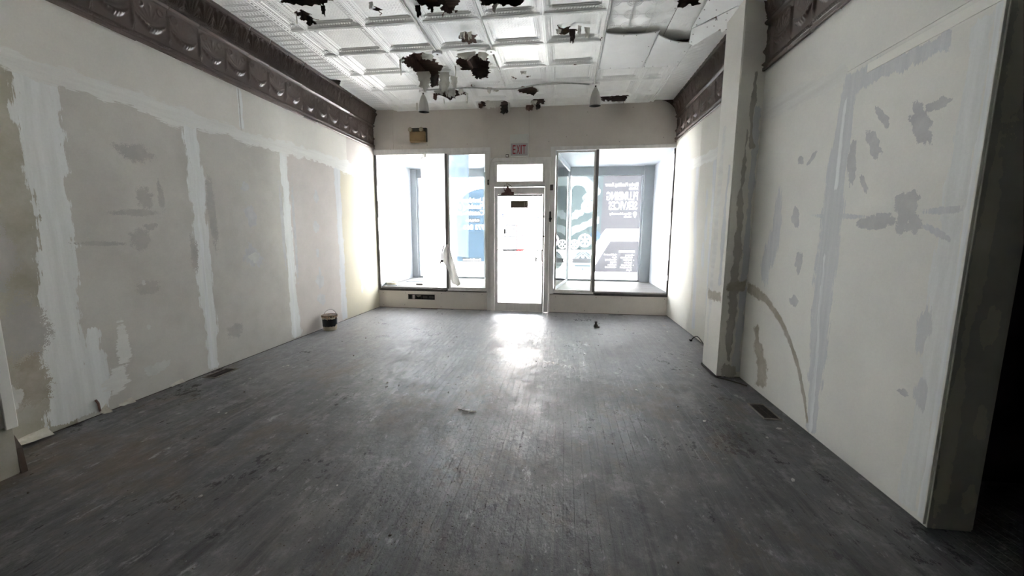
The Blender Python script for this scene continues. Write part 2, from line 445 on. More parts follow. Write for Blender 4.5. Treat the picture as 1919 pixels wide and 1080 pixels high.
def dab(name, plane, u, v, ru, rv, mat, parent, seed=0, off=.0014, jit=.5, rot=0.0):
    """trowel dab: ragged blob with feathered rim"""
    NC[0] += 1; off = .0002+.000004*NC[0]
    R = random.Random(seed*7+1); n = 44; V, C = [plane(u, v, off)], [1.]
    A = [(k, R.uniform(-1, 1)*jit/(k**.75), R.uniform(0, 6.28)) for k in (2, 3, 4, 5, 7, 9, 13)]
    rad = [max(.35, 1+.55*sum(a*math.cos(k*2*math.pi*i/n+p) for k, a, p in A)) for i in range(n)]
    cr, sr = math.cos(rot), math.sin(rot)
    for s, c in ((.4, 1), (.85, .55), (1.25, 0)):
        for k in range(n):
            a = 2*math.pi*k/n; p, q = ru*s*rad[k]*math.cos(a), rv*s*rad[k]*math.sin(a)
            V.append(plane(u+p*cr-q*sr, v+p*sr+q*cr, off)); C.append(c)
    F = [(0, 1+k, 1+(k+1) % n) for k in range(n)]
    for j in range(2):
        for k in range(n): a, b_ = 1+j*n+k, 1+j*n+(k+1) % n; F.append((a, a+n, b_+n, b_))
    return add(name, (V, F), mat, parent, cover=C)

def np_mesh(name, P, nx, ny, mat, keep=None, flip=False):
    """grid mesh from an (nx+1, ny+1, 3) array; keep = boolean per cell"""
    idx = np.arange((nx+1)*(ny+1)).reshape(nx+1, ny+1)
    q = np.stack([idx[:-1, :-1], idx[1:, :-1], idx[1:, 1:], idx[:-1, 1:]], -1).reshape(-1, 4)
    if keep is not None: q = q[keep.reshape(-1)]
    if flip: q = q[:, ::-1]
    me = bpy.data.meshes.new(name)
    V = P.reshape(-1, 3)
    me.vertices.add(len(V)); me.vertices.foreach_set('co', V.astype(np.float32).ravel())
    me.loops.add(q.size); me.loops.foreach_set('vertex_index', q.astype(np.int32).ravel())
    me.polygons.add(len(q)); me.polygons.foreach_set('loop_start', np.arange(0, q.size, 4, dtype=np.int32))
    me.polygons.foreach_set('loop_total', np.full(len(q), 4, np.int32))
    me.update(calc_edges=True); me.validate()
    me.polygons.foreach_set('use_smooth', [True]*len(me.polygons))
    me.materials.append(MT[mat])
    return me

_fc = {}
def text_polys(s, x0, z0, w, h, mirror=True, bold=0.0, fit=True):
    """triangles (2-D) of a line of lettering: starts at x0, baseline z0, width w, cap height h.
    mirror=True: reads from outside (start at the viewer's right)"""
    cu = bpy.data.curves.new('t', 'FONT'); cu.body = s; cu.resolution_u = 2; cu.offset = bold
    ob = bpy.data.objects.new('t', cu); COL.objects.link(ob)
    bpy.context.view_layer.update()
    dg = bpy.context.evaluated_depsgraph_get()
    me = bpy.data.meshes.new_from_object(ob.evaluated_get(dg))
    vs = [(v.co.x, v.co.y) for v in me.vertices]; fs = [tuple(p.vertices) for p in me.polygons]
    bpy.data.objects.remove(ob); bpy.data.curves.remove(cu); bpy.data.meshes.remove(me)
    xa, xb = min(v[0] for v in vs), max(v[0] for v in vs)
    sx = w/(xb-xa) if fit else h/.69
    sz = h/.69
    sg = -1 if mirror else 1
    vs = [(x0+sg*(v[0]-xa)*sx, z0+v[1]*sz) for v in vs]
    return [[vs[i] for i in f] for f in fs]

def disc(cx, cz, r, r2=None, n=28, a0=0, a1=2*math.pi):
    r2 = r2 or r
    full = abs(a1-a0-2*math.pi) < 1e-4
    return [(cx+r*math.cos(a0+(a1-a0)*k/n), cz+r2*math.sin(a0+(a1-a0)*k/n)) for k in range(n if full else n+1)]

def ring(cx, cz, r0, r1, n=24):
    out = []
    for k in range(n):
        a, b_ = 2*math.pi*k/n, 2*math.pi*(k+1)/n
        out.append([(cx+r1*math.cos(a), cz+r1*math.sin(a)), (cx+r1*math.cos(b_), cz+r1*math.sin(b_)),
                    (cx+r0*math.cos(b_), cz+r0*math.sin(b_)), (cx+r0*math.cos(a), cz+r0*math.sin(a))])
    return out

def printed_film(parent, y, layers):
    """flat layered print: cut so that every spot belongs to the topmost layer only. layers: (part name, material, [polygons])"""
    vs, es, own, key = [], [], [], {}
    def vid(p):
        k = (round(p[0], 5), round(p[1], 5))
        if k not in key: key[k] = len(vs); vs.append(Vector(k))
        return key[k]
    for li, (_, _, polys) in enumerate(layers):
        for p in polys:
            ar = abs(sum(p[i-1][0]*p[i][1]-p[i][0]*p[i-1][1] for i in range(len(p))))
            if ar < 1e-8: continue
            own.append((li, p)); ids = [vid(q) for q in p]
            es += [(ids[i-1], ids[i]) for i in range(len(ids)) if ids[i-1] != ids[i]]
    ov, oe, of, _a, _b, _c = delaunay_2d_cdt(vs, es, [], 0, 1e-6)
    OV = np.array([(v.x, v.y) for v in ov]); T = np.array(of)
    cen = OV[T].mean(1); top = np.full(len(T), -1)
    for li, p in own:
        P = np.array(p); m = (cen[:, 0] >= P[:, 0].min()) & (cen[:, 0] <= P[:, 0].max()) & (cen[:, 1] >= P[:, 1].min()) & (cen[:, 1] <= P[:, 1].max())
        ix = np.nonzero(m)[0]
        if not len(ix): continue
        x, z = cen[ix, 0], cen[ix, 1]; ins = np.zeros(len(ix), bool)
        for i in range(len(p)):
            (x0, z0), (x1, z1) = p[i-1], p[i]
            if z0 == z1: continue
            ins ^= ((z0 > z) != (z1 > z)) & (x < (x1-x0)*(z-z0)/(z1-z0)+x0)
        j = ix[ins]; top[j] = np.maximum(top[j], li)
    byl = {}
    for f, t_ in zip(of, top):
        if t_ >= 0: byl.setdefault(int(t_), []).append(tuple(f))
    for li, F in byl.items():
        used = sorted({i for f in F for i in f}); mp = {i: k for k, i in enumerate(used)}
        add(layers[li][0], ([(ov[i].x, y, ov[i].y) for i in used], [tuple(mp[i] for i in f) for f in F]), layers[li][1], parent, kind=None if li == 0 else 'stuff')
# =================================================================== FLOOR
fl = structure('floor', box(-3.70, 4.4, -4.2, BY+.02, -.12, -.0185), 'sub')
SW = .0575
lens = {}
def board_mesh(L):
    L = round(L, 2)
    if L not in lens:
        w = SW-.0006; c = .0002
        V, F = [], []
        for y in (.0004, L-.0004):
            V += [(0, y, -.018), (0, y, -c), (c, y, 0), (w-c, y, 0), (w, y, -c), (w, y, -.018)]
        F = [(0, 1, 7, 6)[::-1], (1, 2, 8, 7)[::-1], (2, 3, 9, 8)[::-1], (3, 4, 10, 9)[::-1], (4, 5, 11, 10)[::-1], (0, 1, 2, 3, 4, 5)[::-1], (6, 7, 8, 9, 10, 11)]
        me = mesh('floor_board', V, F); me.materials.append(MT['floor']); lens[L] = me
    return lens[L]
nb = 0
Y0 = 1.02
x = LX+.002
while x < RXF+.02:
    y = Y0
    cuts = []
    tot = BY-Y0
    a = rng.uniform(1.5, 2.6); c = rng.uniform(3.4, 4.9)
    for y0, y1 in ((0, a), (a, c), (c, tot)):
        y0, y1 = round(y0, 1), round(y1, 1) if y1 < tot else tot
        o = add('floor_board', None, None, fl, me=board_mesh(y1-y0))
        o.location = (x, Y0+y0, rng.uniform(-.00025, .0001)); o.rotation_euler = (0, rng.uniform(-.0012, .0012), 0)
        nb += 1
    x += SW
rest = []
x = LX+.002
while x < 4.3:
    rest.append(box(x, x+SW-.0006, -4.1, Y0 if x < RXF+.02 else 2.6, -.018, 0)); x += SW
add('board_field', cat(*rest), 'floor', fl, kind='stuff')

# =================================================================== WALLS, LEFT
PL = Plane('x', LX, 1)
wl = structure('wall_left', box(LX-.16, LX-.0135, -4.2, BY+.12, -.1, H+.4), 'wood_end')
def dpanel(plane, u0, u1, v0, v1, mat, parent, t=.0125, g=.001):
    a, c = plane(u0+g, v0+g, -t), plane(u1-g, v1-g, 0)
    return add('drywall_panel', box(a[0], c[0], a[1], c[1], a[2], c[2], .0015), mat, parent)
for u0, u1, mt in ((1.70, 2.30, 'panel_yellow'), (2.30, 3.44, 'panel_grey'), (3.44, 4.70, 'panel_grey'), (4.70, 5.895, 'panel_warm'), (5.895, BY+.03, 'panel_cream')):
    dpanel(PL, u0, u1, .004, 2.50, mt, wl)
for u0, u1, mt in ((1.70, 4.07, 'panel_up'), (4.07, 6.2, 'panel_up'), (6.2, BY+.03, 'panel_warm')):
    dpanel(PL, u0, u1, 2.50, H, mt, wl)
J = dict(jit=.014)
coat('joint_compound', PL, [(2.29, .02, .16), (2.27, .5, .13), (2.31, 1.0, .115), (2.345, 1.5, .10), (2.34, 1.9, .115), (2.33, 2.2, .12), (2.33, 2.5, .13)], 'compound', wl, seed=1, jit=.02)
coat('joint_compound', PL, [(2.42, .02, .10), (2.44, .35, .07), (2.46, .7, .03)], 'compound', wl, seed=101, jit=.02, off=.0008)
coat('joint_compound', PL, [(3.45, .01, .06), (3.46, .6, .075), (3.46, 1.3, .085), (3.455, 1.9, .075), (3.44, 2.5, .07)], 'compound', wl, seed=2)
coat('joint_ridge', PL, [(3.44, .02, .018), (3.445, .8, .022), (3.45, 1.3, .02), (3.44, 1.6, .01)], 'compound_white', wl, seed=3, off=.003, jit=.006)
coat('joint_compound', PL, [(4.72, .01, .10), (4.71, .6, .075), (4.70, 1.4, .07), (4.69, 2.0, .06), (4.69, 2.5, .06)], 'compound', wl, seed=4)
coat('joint_ridge', PL, [(4.70, .02, .014), (4.70, 1.1, .015)], 'compound_white', wl, seed=5, off=.003, jit=.006)
coat('joint_compound', PL, [(5.90, .01, .08), (5.90, 1.2, .07), (5.89, 2.5, .08)], 'compound_grey', wl, seed=6)
coat('joint_compound', PL, [(1.74, 2.52, .06), (2.6, 2.49, .07), (3.4, 2.47, .07), (4.2, 2.49, .06), (4.7, 2.48, .08), (5.4, 2.50, .07), (6.2, 2.49, .09), (7.1, 2.50, .08)], 'compound_h', wl, seed=7, jit=.02)
coat('joint_ridge', PL, [(1.74, 2.53, .02), (3.4, 2.515, .022), (5, 2.50, .014)], 'compound_h', wl, seed=71, jit=.006, off=.003)
coat('joint_compound', PL, [(4.07, 2.53, .025), (4.07, 2.98, .03)], 'compound', wl, seed=8, jit=.005)
coat('joint_ridge', PL, [(4.06, 2.52, .006), (4.065, 2.98, .007)], 'spackle_dk', wl, seed=81, jit=.002, off=.002)
for i, (u, v, a, b_, mt) in enumerate([(5.32, 1.93, .055, .09, 'spackle'), (5.28, 1.51, .07, .085, 'spackle'), (5.28, 1.13, .035, .07, 'spackle'), (5.30, .72, .11, .09, 'spackle'), (5.31, .83, .03, .11, 'spackle'), (5.31, .45, .10, .09, 'spackle'),
        (4.10, 1.60, .08, .13, 'spackle'), (4.08, 1.14, .13, .12, 'spackle'), (4.10, 1.13, .07, .06, 'spackle_lt'), (4.05, 1.92, .06, .05, 'spackle'), (6.48, 1.95, .055, .09, 'spackle'), (6.49, 1.66, .06, .12, 'spackle'), (6.45, 1.26, .055, .06, 'spackle'), (6.49, .93, .06, .10, 'spackle'), (6.48, .66, .05, .11, 'spackle'), (6.5, .45, .05, .08, 'spackle'),
        (2.93, 2.06, .14, .07, 'spackle_dk'), (2.96, 1.70, .075, .085, 'spackle_dk'), (2.89, 1.35, .075, .10, 'spackle_dk'), (2.98, 1.46, .05, .03, 'spackle_dk'), (2.88, 1.57, .17, .03, 'spackle_dk'), (2.60, 1.32, .17, .018, 'spackle_dk'), (3.10, 1.72, .03, .12, 'spackle_dk'),
        (2.90, .94, .11, .05, 'spackle_dk'), (2.87, .98, .018, .02, 'spackle_lt'), (2.87, .60, .02, .02, 'spackle_lt'), (2.90, .22, .12, .05, 'spackle_lt'), (2.58, .22, .10, .09, 'compound_h'), (3.60, 1.62, .05, .35, 'spackle_dk'), (3.36, 1.2, .04, .16, 'spackle_dk'), (4.82, 1.4, .03, .6, 'spackle'), (4.60, 1.5, .03, .5, 'spackle'),
        (2.10, .75, .12, .22, 'spackle_dk'), (2.10, .40, .10, .16, 'stain'), (1.98, .33, .05, .09, 'spackle_lt'), (2.02, 1.25, .10, .2, 'panel_s'), (2.66, .5, .05, .18, 'compound_h'), (3.75, .35, .1, .08, 'spackle_dk')]):
    if mt == 'panel_s': mt = 'spackle_dk'
    dab('patch', PL, u, v, a, b_, mt, wl, seed=20+i)
# paper torn loose along the foot of the wall
def curl(u, wdt, h, seed, sgn=1):
    R = random.Random(seed); V, F = [], []
    for i in range(6):
        for j in range(6):
            t = j/5; s = i/5
            out = .004+.075*h/.08*t**2*(0.5+.5*s); zz = .012+h*(1-t)*(.35+.65*s)
            V.append(PL(u+wdt*(s-.5), zz+R.uniform(-.004, .004), out))
    for i in range(5):
        for j in range(5): F.append((i*6+j, i*6+j+1, i*6+j+7, i*6+j+6))
    add('torn_paper', (V, F), 'paper', wl, smooth=True)
curl(2.00, .26, .055, 1); curl(2.62, .10, .04, 2); curl(2.46, .05, .06, 5); curl(3.05, .12, .035, 3)
add('torn_paper', tube([PL(2.44, .03, .004), PL(2.43, .10, .012), PL(2.42, .13, .006)], .008, 5), 'rust', wl)

# nearer return of the wall at the left edge of the view
wr = structure('wall_left_return', box(LX-.1, -3.135, -4.2, 1.735, -.1, H+.02), 'panel_yellow')
add('drywall_panel', box(-3.135, -3.122, -.6, 1.737, .30, 2.5, .002), 'panel_grey', wr)
add('drywall_panel', box(-3.135, -3.126, -.6, 1.737, .006, .298, .002), 'panel_yellow', wr)
add('corner_bead', cat(box(-3.122, -3.108, 1.70, 1.752, .285, 3.55, .003), box(-3.17, -3.122, 1.737, 1.752, .285, 3.55, .003)), 'tape', wr)
add('base_block', prism([(-3.20, .0), (-3.118, .0), (-3.132, .15), (-3.20, .26)], 'y', 1.737, 1.765), 'wood_end', wr)

# =================================================================== WALLS, RIGHT
PF, PN, PE = Plane('x', RXF, -1), Plane('x', RXN, -1), Plane('y', 4.03, -1)
wf = structure('wall_right_far', box(RXF+.0135, RXF+.16, 4.3, BY+.12, -.1, H+.4), 'wood_end')
for u0, u1 in ((4.40, 5.27), (5.27, 5.86), (5.86, BY+.03)): dpanel(PF, u0, u1, .012, 2.42, 'panel_rfar', wf)
for u0, u1 in ((4.40, 5.9), (5.9, BY+.03)): dpanel(PF, u0, u1, 2.42, H, 'panel_rfar', wf)
coat('joint_compound', PF, [(5.66, .1, .06), (5.75, .8, .06), (5.9, 1.6, .06), (5.96, 2.4, .06)], 'compound_grey', wf, seed=31)
coat('joint_compound', PF, [(5.15, .05, .05), (5.25, 1.2, .06), (5.30, 2.4, .05)], 'compound_grey', wf, seed=32)
coat('joint_compound', PF, [(4.45, 2.38, .07), (5.4, 2.43, .07), (6.3, 2.45, .07), (7.1, 2.47, .06)], 'compound_h', wf, seed=33)
for i, (u, v, a, b_) in enumerate([(5.5, 1.9, .05, .12), (6.4, 1.8, .05, .1), (5.05, 1.5, .06, .22), (6.3, 1.2, .09, .12), (5.5, 1.15, .07, .16), (6.6, .9, .05, .08), (5.45, 1.5, .05, .2), (5.0, .9, .04, .2)]):
    dab('patch', PF, u, v, a, b_, 'compound_grey', wf, seed=60+i)

wn = structure('wall_right_near', cat(box(RXN+.0135, 1.975, 1.985, 4.10, -.1, H+.02)), 'jamb')
for u0, u1 in ((1.99, 2.90), (2.90, 4.08)): dpanel(PN, u0, u1, .012, 2.45, 'panel_right', wn)
dpanel(PN, 1.99, 4.08, 2.45, H, 'panel_right', wn)
coat('joint_compound', PN, [(2.88, .01, .05), (2.90, .6, .08), (2.92, 1.2, .10), (2.91, 1.9, .09), (2.89, 2.36, .07)], 'compound_grey', wn, seed=41)
coat('joint_ridge', PN, [(2.88, .01, .022), (2.90, .5, .02), (2.93, .9, .012), (2.94, 1.3, .008)], 'compound_white', wn, seed=42, off=.003, jit=.006)
coat('joint_ridge', PN, [(2.90, 1.7, .012), (2.91, 2.1, .016), (2.90, 2.3, .008)], 'compound_white', wn, seed=43, off=.003, jit=.005)
coat('joint_compound', PN, [(4.02, 2.50, .09), (3.5, 2.48, .08), (2.9, 2.44, .06)], 'compound_h', wn, seed=44, jit=.02)
coat('joint_compound', PN, [(2.95, 2.38, .05), (2.5, 2.33, .05), (2.2, 2.34, .04)], 'compound_grey', wn, seed=441, jit=.02)
add('joint_tape', box(RXN-.004, RXN, 1.99, 2.74, 2.375, 2.425, .001), 'tape', wn)
coat('joint_compound', PN, [(2.075, .02, .05), (2.075, .8, .05), (2.08, 1.6, .052), (2.08, 2.36, .055)], 'compound', wn, seed=45)
coat('joint_ridge', PN, [(2.012, .02, .014), (2.012, 1.2, .012), (2.012, 2.4, .012)], 'compound_white', wn, seed=46, off=.003, jit=.003)
for i, (u, v, a, b_, mt, ro) in enumerate([(3.34, 1.98, .045, .03, 'spackle', .5), (3.20, 1.97, .055, .025, 'spackle', -.7), (3.33, 1.55, .05, .08, 'spackle', -.4), (3.23, 1.21, .05, .08, 'spackle', 0), (3.24, .91, .05, .05, 'spackle', .3),
        (2.32, 1.97, .05, .12, 'spackle', -.45), (2.24, 2.04, .06, .03, 'spackle', 0), (2.62, 1.94, .04, .11, 'spackle', -.6), (2.58, 2.08, .025, .09, 'spackle', -.7), (2.78, 1.86, .045, .13, 'spackle', -.1), (2.66, 1.72, .02, .06, 'spackle', -.6),
        (2.34, 1.55, .075, .10, 'spackle', 0), (2.52, 1.49, .13, .045, 'spackle', -.15), (2.62, 1.485, .06, .035, 'spackle', 0), (2.28, 1.47, .05, .05, 'spackle', 0), (2.13, 1.53, .10, .018, 'compound_grey', 0), (2.15, 1.43, .09, .018, 'compound_grey', .45), (2.86, 1.54, .25, .018, 'compound_grey', .06), (3.6, 1.5, .06, .3, 'compound_grey', 0), (3.72, 1.15, .07, .18, 'compound_grey', 0), (3.62, 1.35, .10, .2, 'compound_grey', .2), (2.14, .95, .04, .11, 'compound_grey', 0), (2.10, .63, .04, .08, 'compound_grey', 0), (2.2, .6, .03, .02, 'spackle', 0)]):
    dab('patch', PN, u, v, a, b_, mt, wn, seed=80+i, rot=ro)
coat('damp_stain', PN, [(4.03, .92, .05), (3.81, .885, .045), (3.66, .86, .035), (3.515, .79, .03), (3.36, .70, .026), (3.244, .60, .025), (3.14, .48, .022), (3.065, .38, .02), (2.98, .22, .017), (2.915, .05, .012)], 'stain', wn, seed=47, jit=.005)
coat('damp_stain', PN, [(3.80, .60, .07), (3.68, .35, .08), (3.60, .06, .10)], 'stain', wn, seed=48, jit=.03)
# end of the near wall, beside the opening into the dark room
PJ = Plane('y', 1.985, -1)
add('end_board', box(RXN+.006, 1.975, 1.978, 1.9845, .012, H, .002), 'jamb', wn)
PJ = Plane('y', 1.978, -1)
for i, (u, v, a, b_) in enumerate([(1.815, .45, .035, .40), (1.82, 1.35, .03, .5), (1.93, .55, .03, .075), (1.935, .17, .03, .07), (1.90, 1.0, .04, .1), (1.84, 2.2, .04, .4)]):
    dab('patch', PJ, u, v, a, b_, 'jamb_patch', wn, seed=120+i)
# adjoining room, its darkness put into the wall colour
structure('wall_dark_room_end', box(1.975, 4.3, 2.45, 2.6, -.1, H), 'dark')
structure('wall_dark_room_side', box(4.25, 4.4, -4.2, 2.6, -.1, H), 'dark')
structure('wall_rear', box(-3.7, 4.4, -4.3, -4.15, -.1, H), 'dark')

# pier on the right wall
pier = structure('wall_right_pier', box(RXP+.012, RXF+.10, 4.044, 4.43, -.1, H), 'wood_end')
add('pier_side', box(RXP, RXP+.012, 4.03, 4.44, .010, 3.62, .0015), 'pier', pier)
add('pier_front', box(RXP+.0125, RXN+.02, 4.030, 4.043, .010, 3.62, .0015), 'pier', pier)
PS = Plane('x', RXP, -1)
coat('joint_compound', PS, [(4.12, .9, .03), (4.14, 1.5, .04), (4.12, 2.1, .02)], 'compound_grey', pier, seed=51)
coat('joint_compound', PS, [(4.34, .2, .03), (4.33, 1.4, .05), (4.30, 2.5, .04)], 'compound_h', pier, seed=52)
coat('damp_stain', PS, [(4.43, .80, .05), (4.05, .80, .05)], 'stain', pier, seed=53, jit=.01)
coat('damp_stain', PE, [(1.66, .15, .02), (1.655, .5, .03), (1.65, 1.0, .03), (1.66, 1.5, .028), (1.645, 2.0, .02), (1.65, 2.4, .01)], 'stain_dk', pier, seed=54, jit=.012)
coat('joint_compound', PE, [(1.735, .05, .03), (1.735, 1.2, .03), (1.73, 2.6, .03)], 'compound_grey', pier, seed=55)
coat('damp_stain', PE, [(1.58, .90, .04), (1.72, .92, .05), (1.765, .92, .05)], 'stain', pier, seed=56)
coat('damp_stain', PE, [(1.70, 2.2, .02), (1.69, 2.6, .02), (1.695, 2.9, .012)], 'stain_dk', pier, seed=57, jit=.01)
coat('damp_stain', PE, [(1.59, .06, .06), (1.75, .07, .06)], 'stain_dk', pier, seed=58, jit=.02)

# =================================================================== SHOP FRONT WALL
wb = structure('wall_front', cat(box(-1.34, -.25, BY+.035, BY+.10, 2.755, 2.935), box(LX-.1, RXF+.1, BY+.035, BY+.10, 2.93, H+.3), box(LX-.1, -1.325, BY+.03, BY+.10, -.1, .345), box(-.255, RXF+.1, BY+.03, BY+.10, -.1, .345)), 'cornice')
def rounded_panel(x0, x1, z0, z1, rl, rr):
    poly = [(x0, z0), (x1, z0)]
    if rr: poly += [(x1-rr+rr*math.cos(a), z1-rr+rr*math.sin(a)) for a in [i*math.pi/16 for i in range(9)]]
    else: poly.append((x1, z1))
    if rl: poly += [(x0+rl-rl*math.sin(a), z1-rl+rl*math.cos(a)) for a in [i*math.pi/16 for i in range(9)]]
    else: poly.append((x0, z1))
    return prism(poly, 'y', BY, BY+.034)
add('header_board', rounded_panel(LX+.002, -3.148, 2.925, H, .10, 0), 'header', wb)
add('header_board', prism([(-3.144, 2.925), (-1.335, 2.925), (-1.335, 2.766), (-.652, 2.766), (-.652, H), (-3.144, H)], 'y', BY, BY+.034), 'header', wb)
add('header_board', rounded_panel(-.648, RXF-.002, 2.925, H, 0, .34), 'header', wb)
add('header_infill', box(-.648, -.262, BY+.001, BY+.033, 2.766, 2.926), 'header', wb)
def knee(x0, x1):
    add('knee_board', box(x0, x1, BY, BY+.028, .008, .338, .002), 'header', wb)
knee(LX+.002, -2.95); knee(-2.42, -1.34); knee(-.255, RXF-.002)
add('knee_board', cat(box(-2.95, -2.42, BY, BY+.028, .008, .172), box(-2.95, -2.42, BY, BY+.028, .272, .338)), 'header', wb)
nails = []
for xx, zz in [(-3.45, .29), (-3.45, .05), (-3.0, .29), (-3.02, .06), (-2.28, .30), (-2.3, .04), (-1.85, .29), (-1.5, .3), (-.13, .29), (-.15, .06), (.6, .3), (1.05, .3), (1.79, .3), (.4, .05), (1.0, .05), (-3.2, 2.96), (-2.98, 3.0), (-2.5, 3.02), (-1.76, 3.02), (-.95, 3.02), (-.3, 3.03), (.35, 3.5), (1.1, 3.55), (.0, 3.1), (.35, 3.12), (1.62, 3.05), (.9, 3.0)]:
    nails.append(lathe([(.006, -.002), (.004, -.003)], (xx, BY, zz), 6, 'y'))
add('screw_heads', cat(*nails), 'metal_dk', wb, kind='stuff')
structure('trim_left_head', cat(box(-3.535, -1.355, BY-.016, BY+.03, 2.885, 2.955, .004), box(-3.53, -1.41, BY-.008, BY+.03, 2.862, 2.885, .003)), 'alu')
structure('trim_right_head', cat(box(-.265, RXF-.004, BY-.016, BY+.03, 2.88, 2.94, .004)), 'alu')

def window(n, x0, x1, xm, near):
    """x0..x1 opening, xm mullion, near = which side (-1 left / 1 right) has the small framed light"""
    w = structure('window_%d' % n, cat(box(x0, x1, BY+.03, BY+.05, SILL-.04, SILL-.005, .003)), 'alu_dk')
    add('mullion', box(xm-.024, xm+.024, BY-.004, BY+.045, SILL-.01, HEAD+.02, .004), 'alu_mid', w)
    a, b_ = (xm+.026, x1-.004) if near > 0 else (x0+.004, xm-.026)
    add('light_frame', frame_rect(a, b_, SILL+.005, HEAD+.01, .028, BY+.002, BY+.036), 'alu', w)
    add('pane', box(a+.02, b_-.02, BY+.016, BY+.021, SILL+.03, HEAD-.02), 'glass_green', w)
    c, d = (x0+.012, xm-.026) if near > 0 else (xm+.026, x1-.012)
    add('sill_channel', box(c, d, BY-.006, BY+.04, SILL-.055, SILL-.012, .004), 'alu_dk', w)
    s = c if near > 0 else d
    R = random.Random(n); V = []
    jag = []
    z = SILL-.05
    while z < HEAD:
        h = R.uniform(.08, .3); q = R.uniform(.010, .024)
        jag.append(box(s-.014 if near > 0 else s-q, s+q if near > 0 else s+.014, BY-.002, BY+.03, z, min(z+h, HEAD+.01))); z += h
    add('side_gasket', cat(*jag), 'alu_dk', w)
    e = b_ if near > 0 else a
    add('small_sill', box(a-.02, b_+.03, BY-.014, BY+.02, SILL-.03, SILL+.006, .004), 'alu', w)
    return w
w1 = window(1, -3.525, -1.405, -2.162, 1)
w2 = window(2, -.165, 1.845, .545, -1)
# posts between the windows and the door
structure('trim_left_post', cat(box(-1.408, -1.335, BY-.014, BY+.05, .345, 2.955, .004), box(-1.408, -1.335, BY-.004, BY+.05, .0, .345, .004)), 'alu')
structure('trim_right_post', cat(box(-.262, -.172, BY-.014, BY+.05, .345, 2.94, .004), box(-.262, -.24, BY-.006, BY+.05, 0, .345, .004)), 'alu')

# door and transom
dr = structure('door_1', cat(box(-1.333, -1.262, BY-.018, BY+.05, .005, 2.75, .005), box(-.352, -.264, BY-.018, BY+.05, .005, 2.75, .005),
     box(-1.333, -.25, BY-.022, BY+.05, 2.70, 2.765, .005), box(-1.262, -.352, BY-.014, BY+.05, 2.262, 2.312, .005)), 'alu')
add('transom_frame', frame_rect(-1.262, -.352, 2.312, 2.70, .05, BY-.004, BY+.04), 'alu', dr)
add('transom_pane', box(-1.215, -.39, BY+.015, BY+.020, 2.355, 2.65), 'glass', dr)
leaf = add('door_leaf', cat(box(-1.258, -1.203, BY-.006, BY+.04, .012, 2.255, .004), box(-.386, -.356, BY-.006, BY+.04, .012, 2.255, .004),
     box(-1.203, -.386, BY-.006, BY+.04, 2.130, 2.255, .004), box(-1.203, -.386, BY-.006, BY+.04, .012, .16, .004)), 'alu', dr)
add('door_pane', box(-1.21, -.38, BY+.015, BY+.020, .15, 2.14), 'glass', leaf)
add('push_bar', tube([(-1.21, BY-.035, 1.135), (-.9, BY-.035, 1.138), (-.37, BY-.035, 1.142)], .011, 8), 'alu_mid', leaf)
add('pull_handle', cat(box(-.40, -.382, BY-.05, BY-.03, .93, 1.15, .005), box(-.398, -.384, BY-.04, BY, .93, .95), box(-.398, -.384, BY-.04, BY, 1.12, 1.14)), 'alu', leaf)
add('lock_cylinder', lathe([(.02, -.002), (.02, -.016), (.012, -.02)], (-.366, BY-.006, 1.24), 14, 'y'), 'white_enamel', leaf)
add('lock_ring', lathe([(.018, -.001), (.018, -.01), (.010, -.01)], (-.366, BY-.006, 1.39), 14, 'y'), 'metal_dk', leaf)
for zz in (2.03, .22): add('hinge', lathe([(.013, 0), (.013, .10)], (-1.262, BY-.018, zz-.05), 10), 'alu', dr)
add('latch_plate', cat(box(-.372, -.352, BY-.022, BY-.006, 1.72, 1.76, .003), box(-.368, -.354, BY-.03, BY-.006, 1.06, 1.13, .003)), 'metal_dk', dr)
add('threshold', box(-1.26, -.352, BY-.03, BY+.05, .0005, .012, .003), 'alu', dr)

# display bays outside the windows
def bay(tag, xi0, xi1, xo0, xo1, side):
    """xi: inner opening, xo: outer opening (the inner side splays away from the door)"""
    pl_ = structure('floor_display_'+tag, prism([(xi0-.02, BY+.05), (xi1+.02, BY+.05), (xo1+.05, GY+.08), (xo0-.05, GY+.08)], 'z', -.1, SILL+.002), 'concrete')
    n = 9
    for i in range(n):
        y0, y1 = BY+.052+(GY-BY)*i/n, BY+.049+(GY-BY)*(i+1)/n
        t0, t1 = i/n, (i+1)/n
        l0, l1, r0, r1 = xi0+(xo0-xi0)*t0, xi0+(xo0-xi0)*t1, xi1+(xo1-xi1)*t0, xi1+(xo1-xi1)*t1
        add('display_board', prism([(l0, y0), (r0, y0), (r1, y1), (l1, y1)], 'z', SILL+.002, SILL+.012), 'board', pl_)
    structure('ceiling_display_'+tag, prism([(xi0-.1, BY+.05), (xi1+.1, BY+.05), (xo1+.1, GY+.1), (xo0-.1, GY+.1)], 'z', 2.885, 2.93), 'white_wall')
    return pl_
bay('left', -3.52, -1.40, -3.50, -1.78, -1)
bay('right', -.17, 1.85, .10, 1.87, 1)
structure('wall_left_display', box(LX-.1, -3.515, BY+.05, GY+.1, .0, 2.93), 'white_wall')
structure('wall_right_display', box(1.865, 1.98, BY+.05, GY+.1, .0, 2.93), 'white_wall')
structure('trim_left_bay_post', box(-3.514, -3.39, GY-.07, GY+.06, SILL+.012, 2.884, .004), 'grey_post')
structure('trim_right_bay_post', box(1.665, 1.864, GY-.07, GY+.06, SILL+.012, 2.884, .004), 'grey_post')
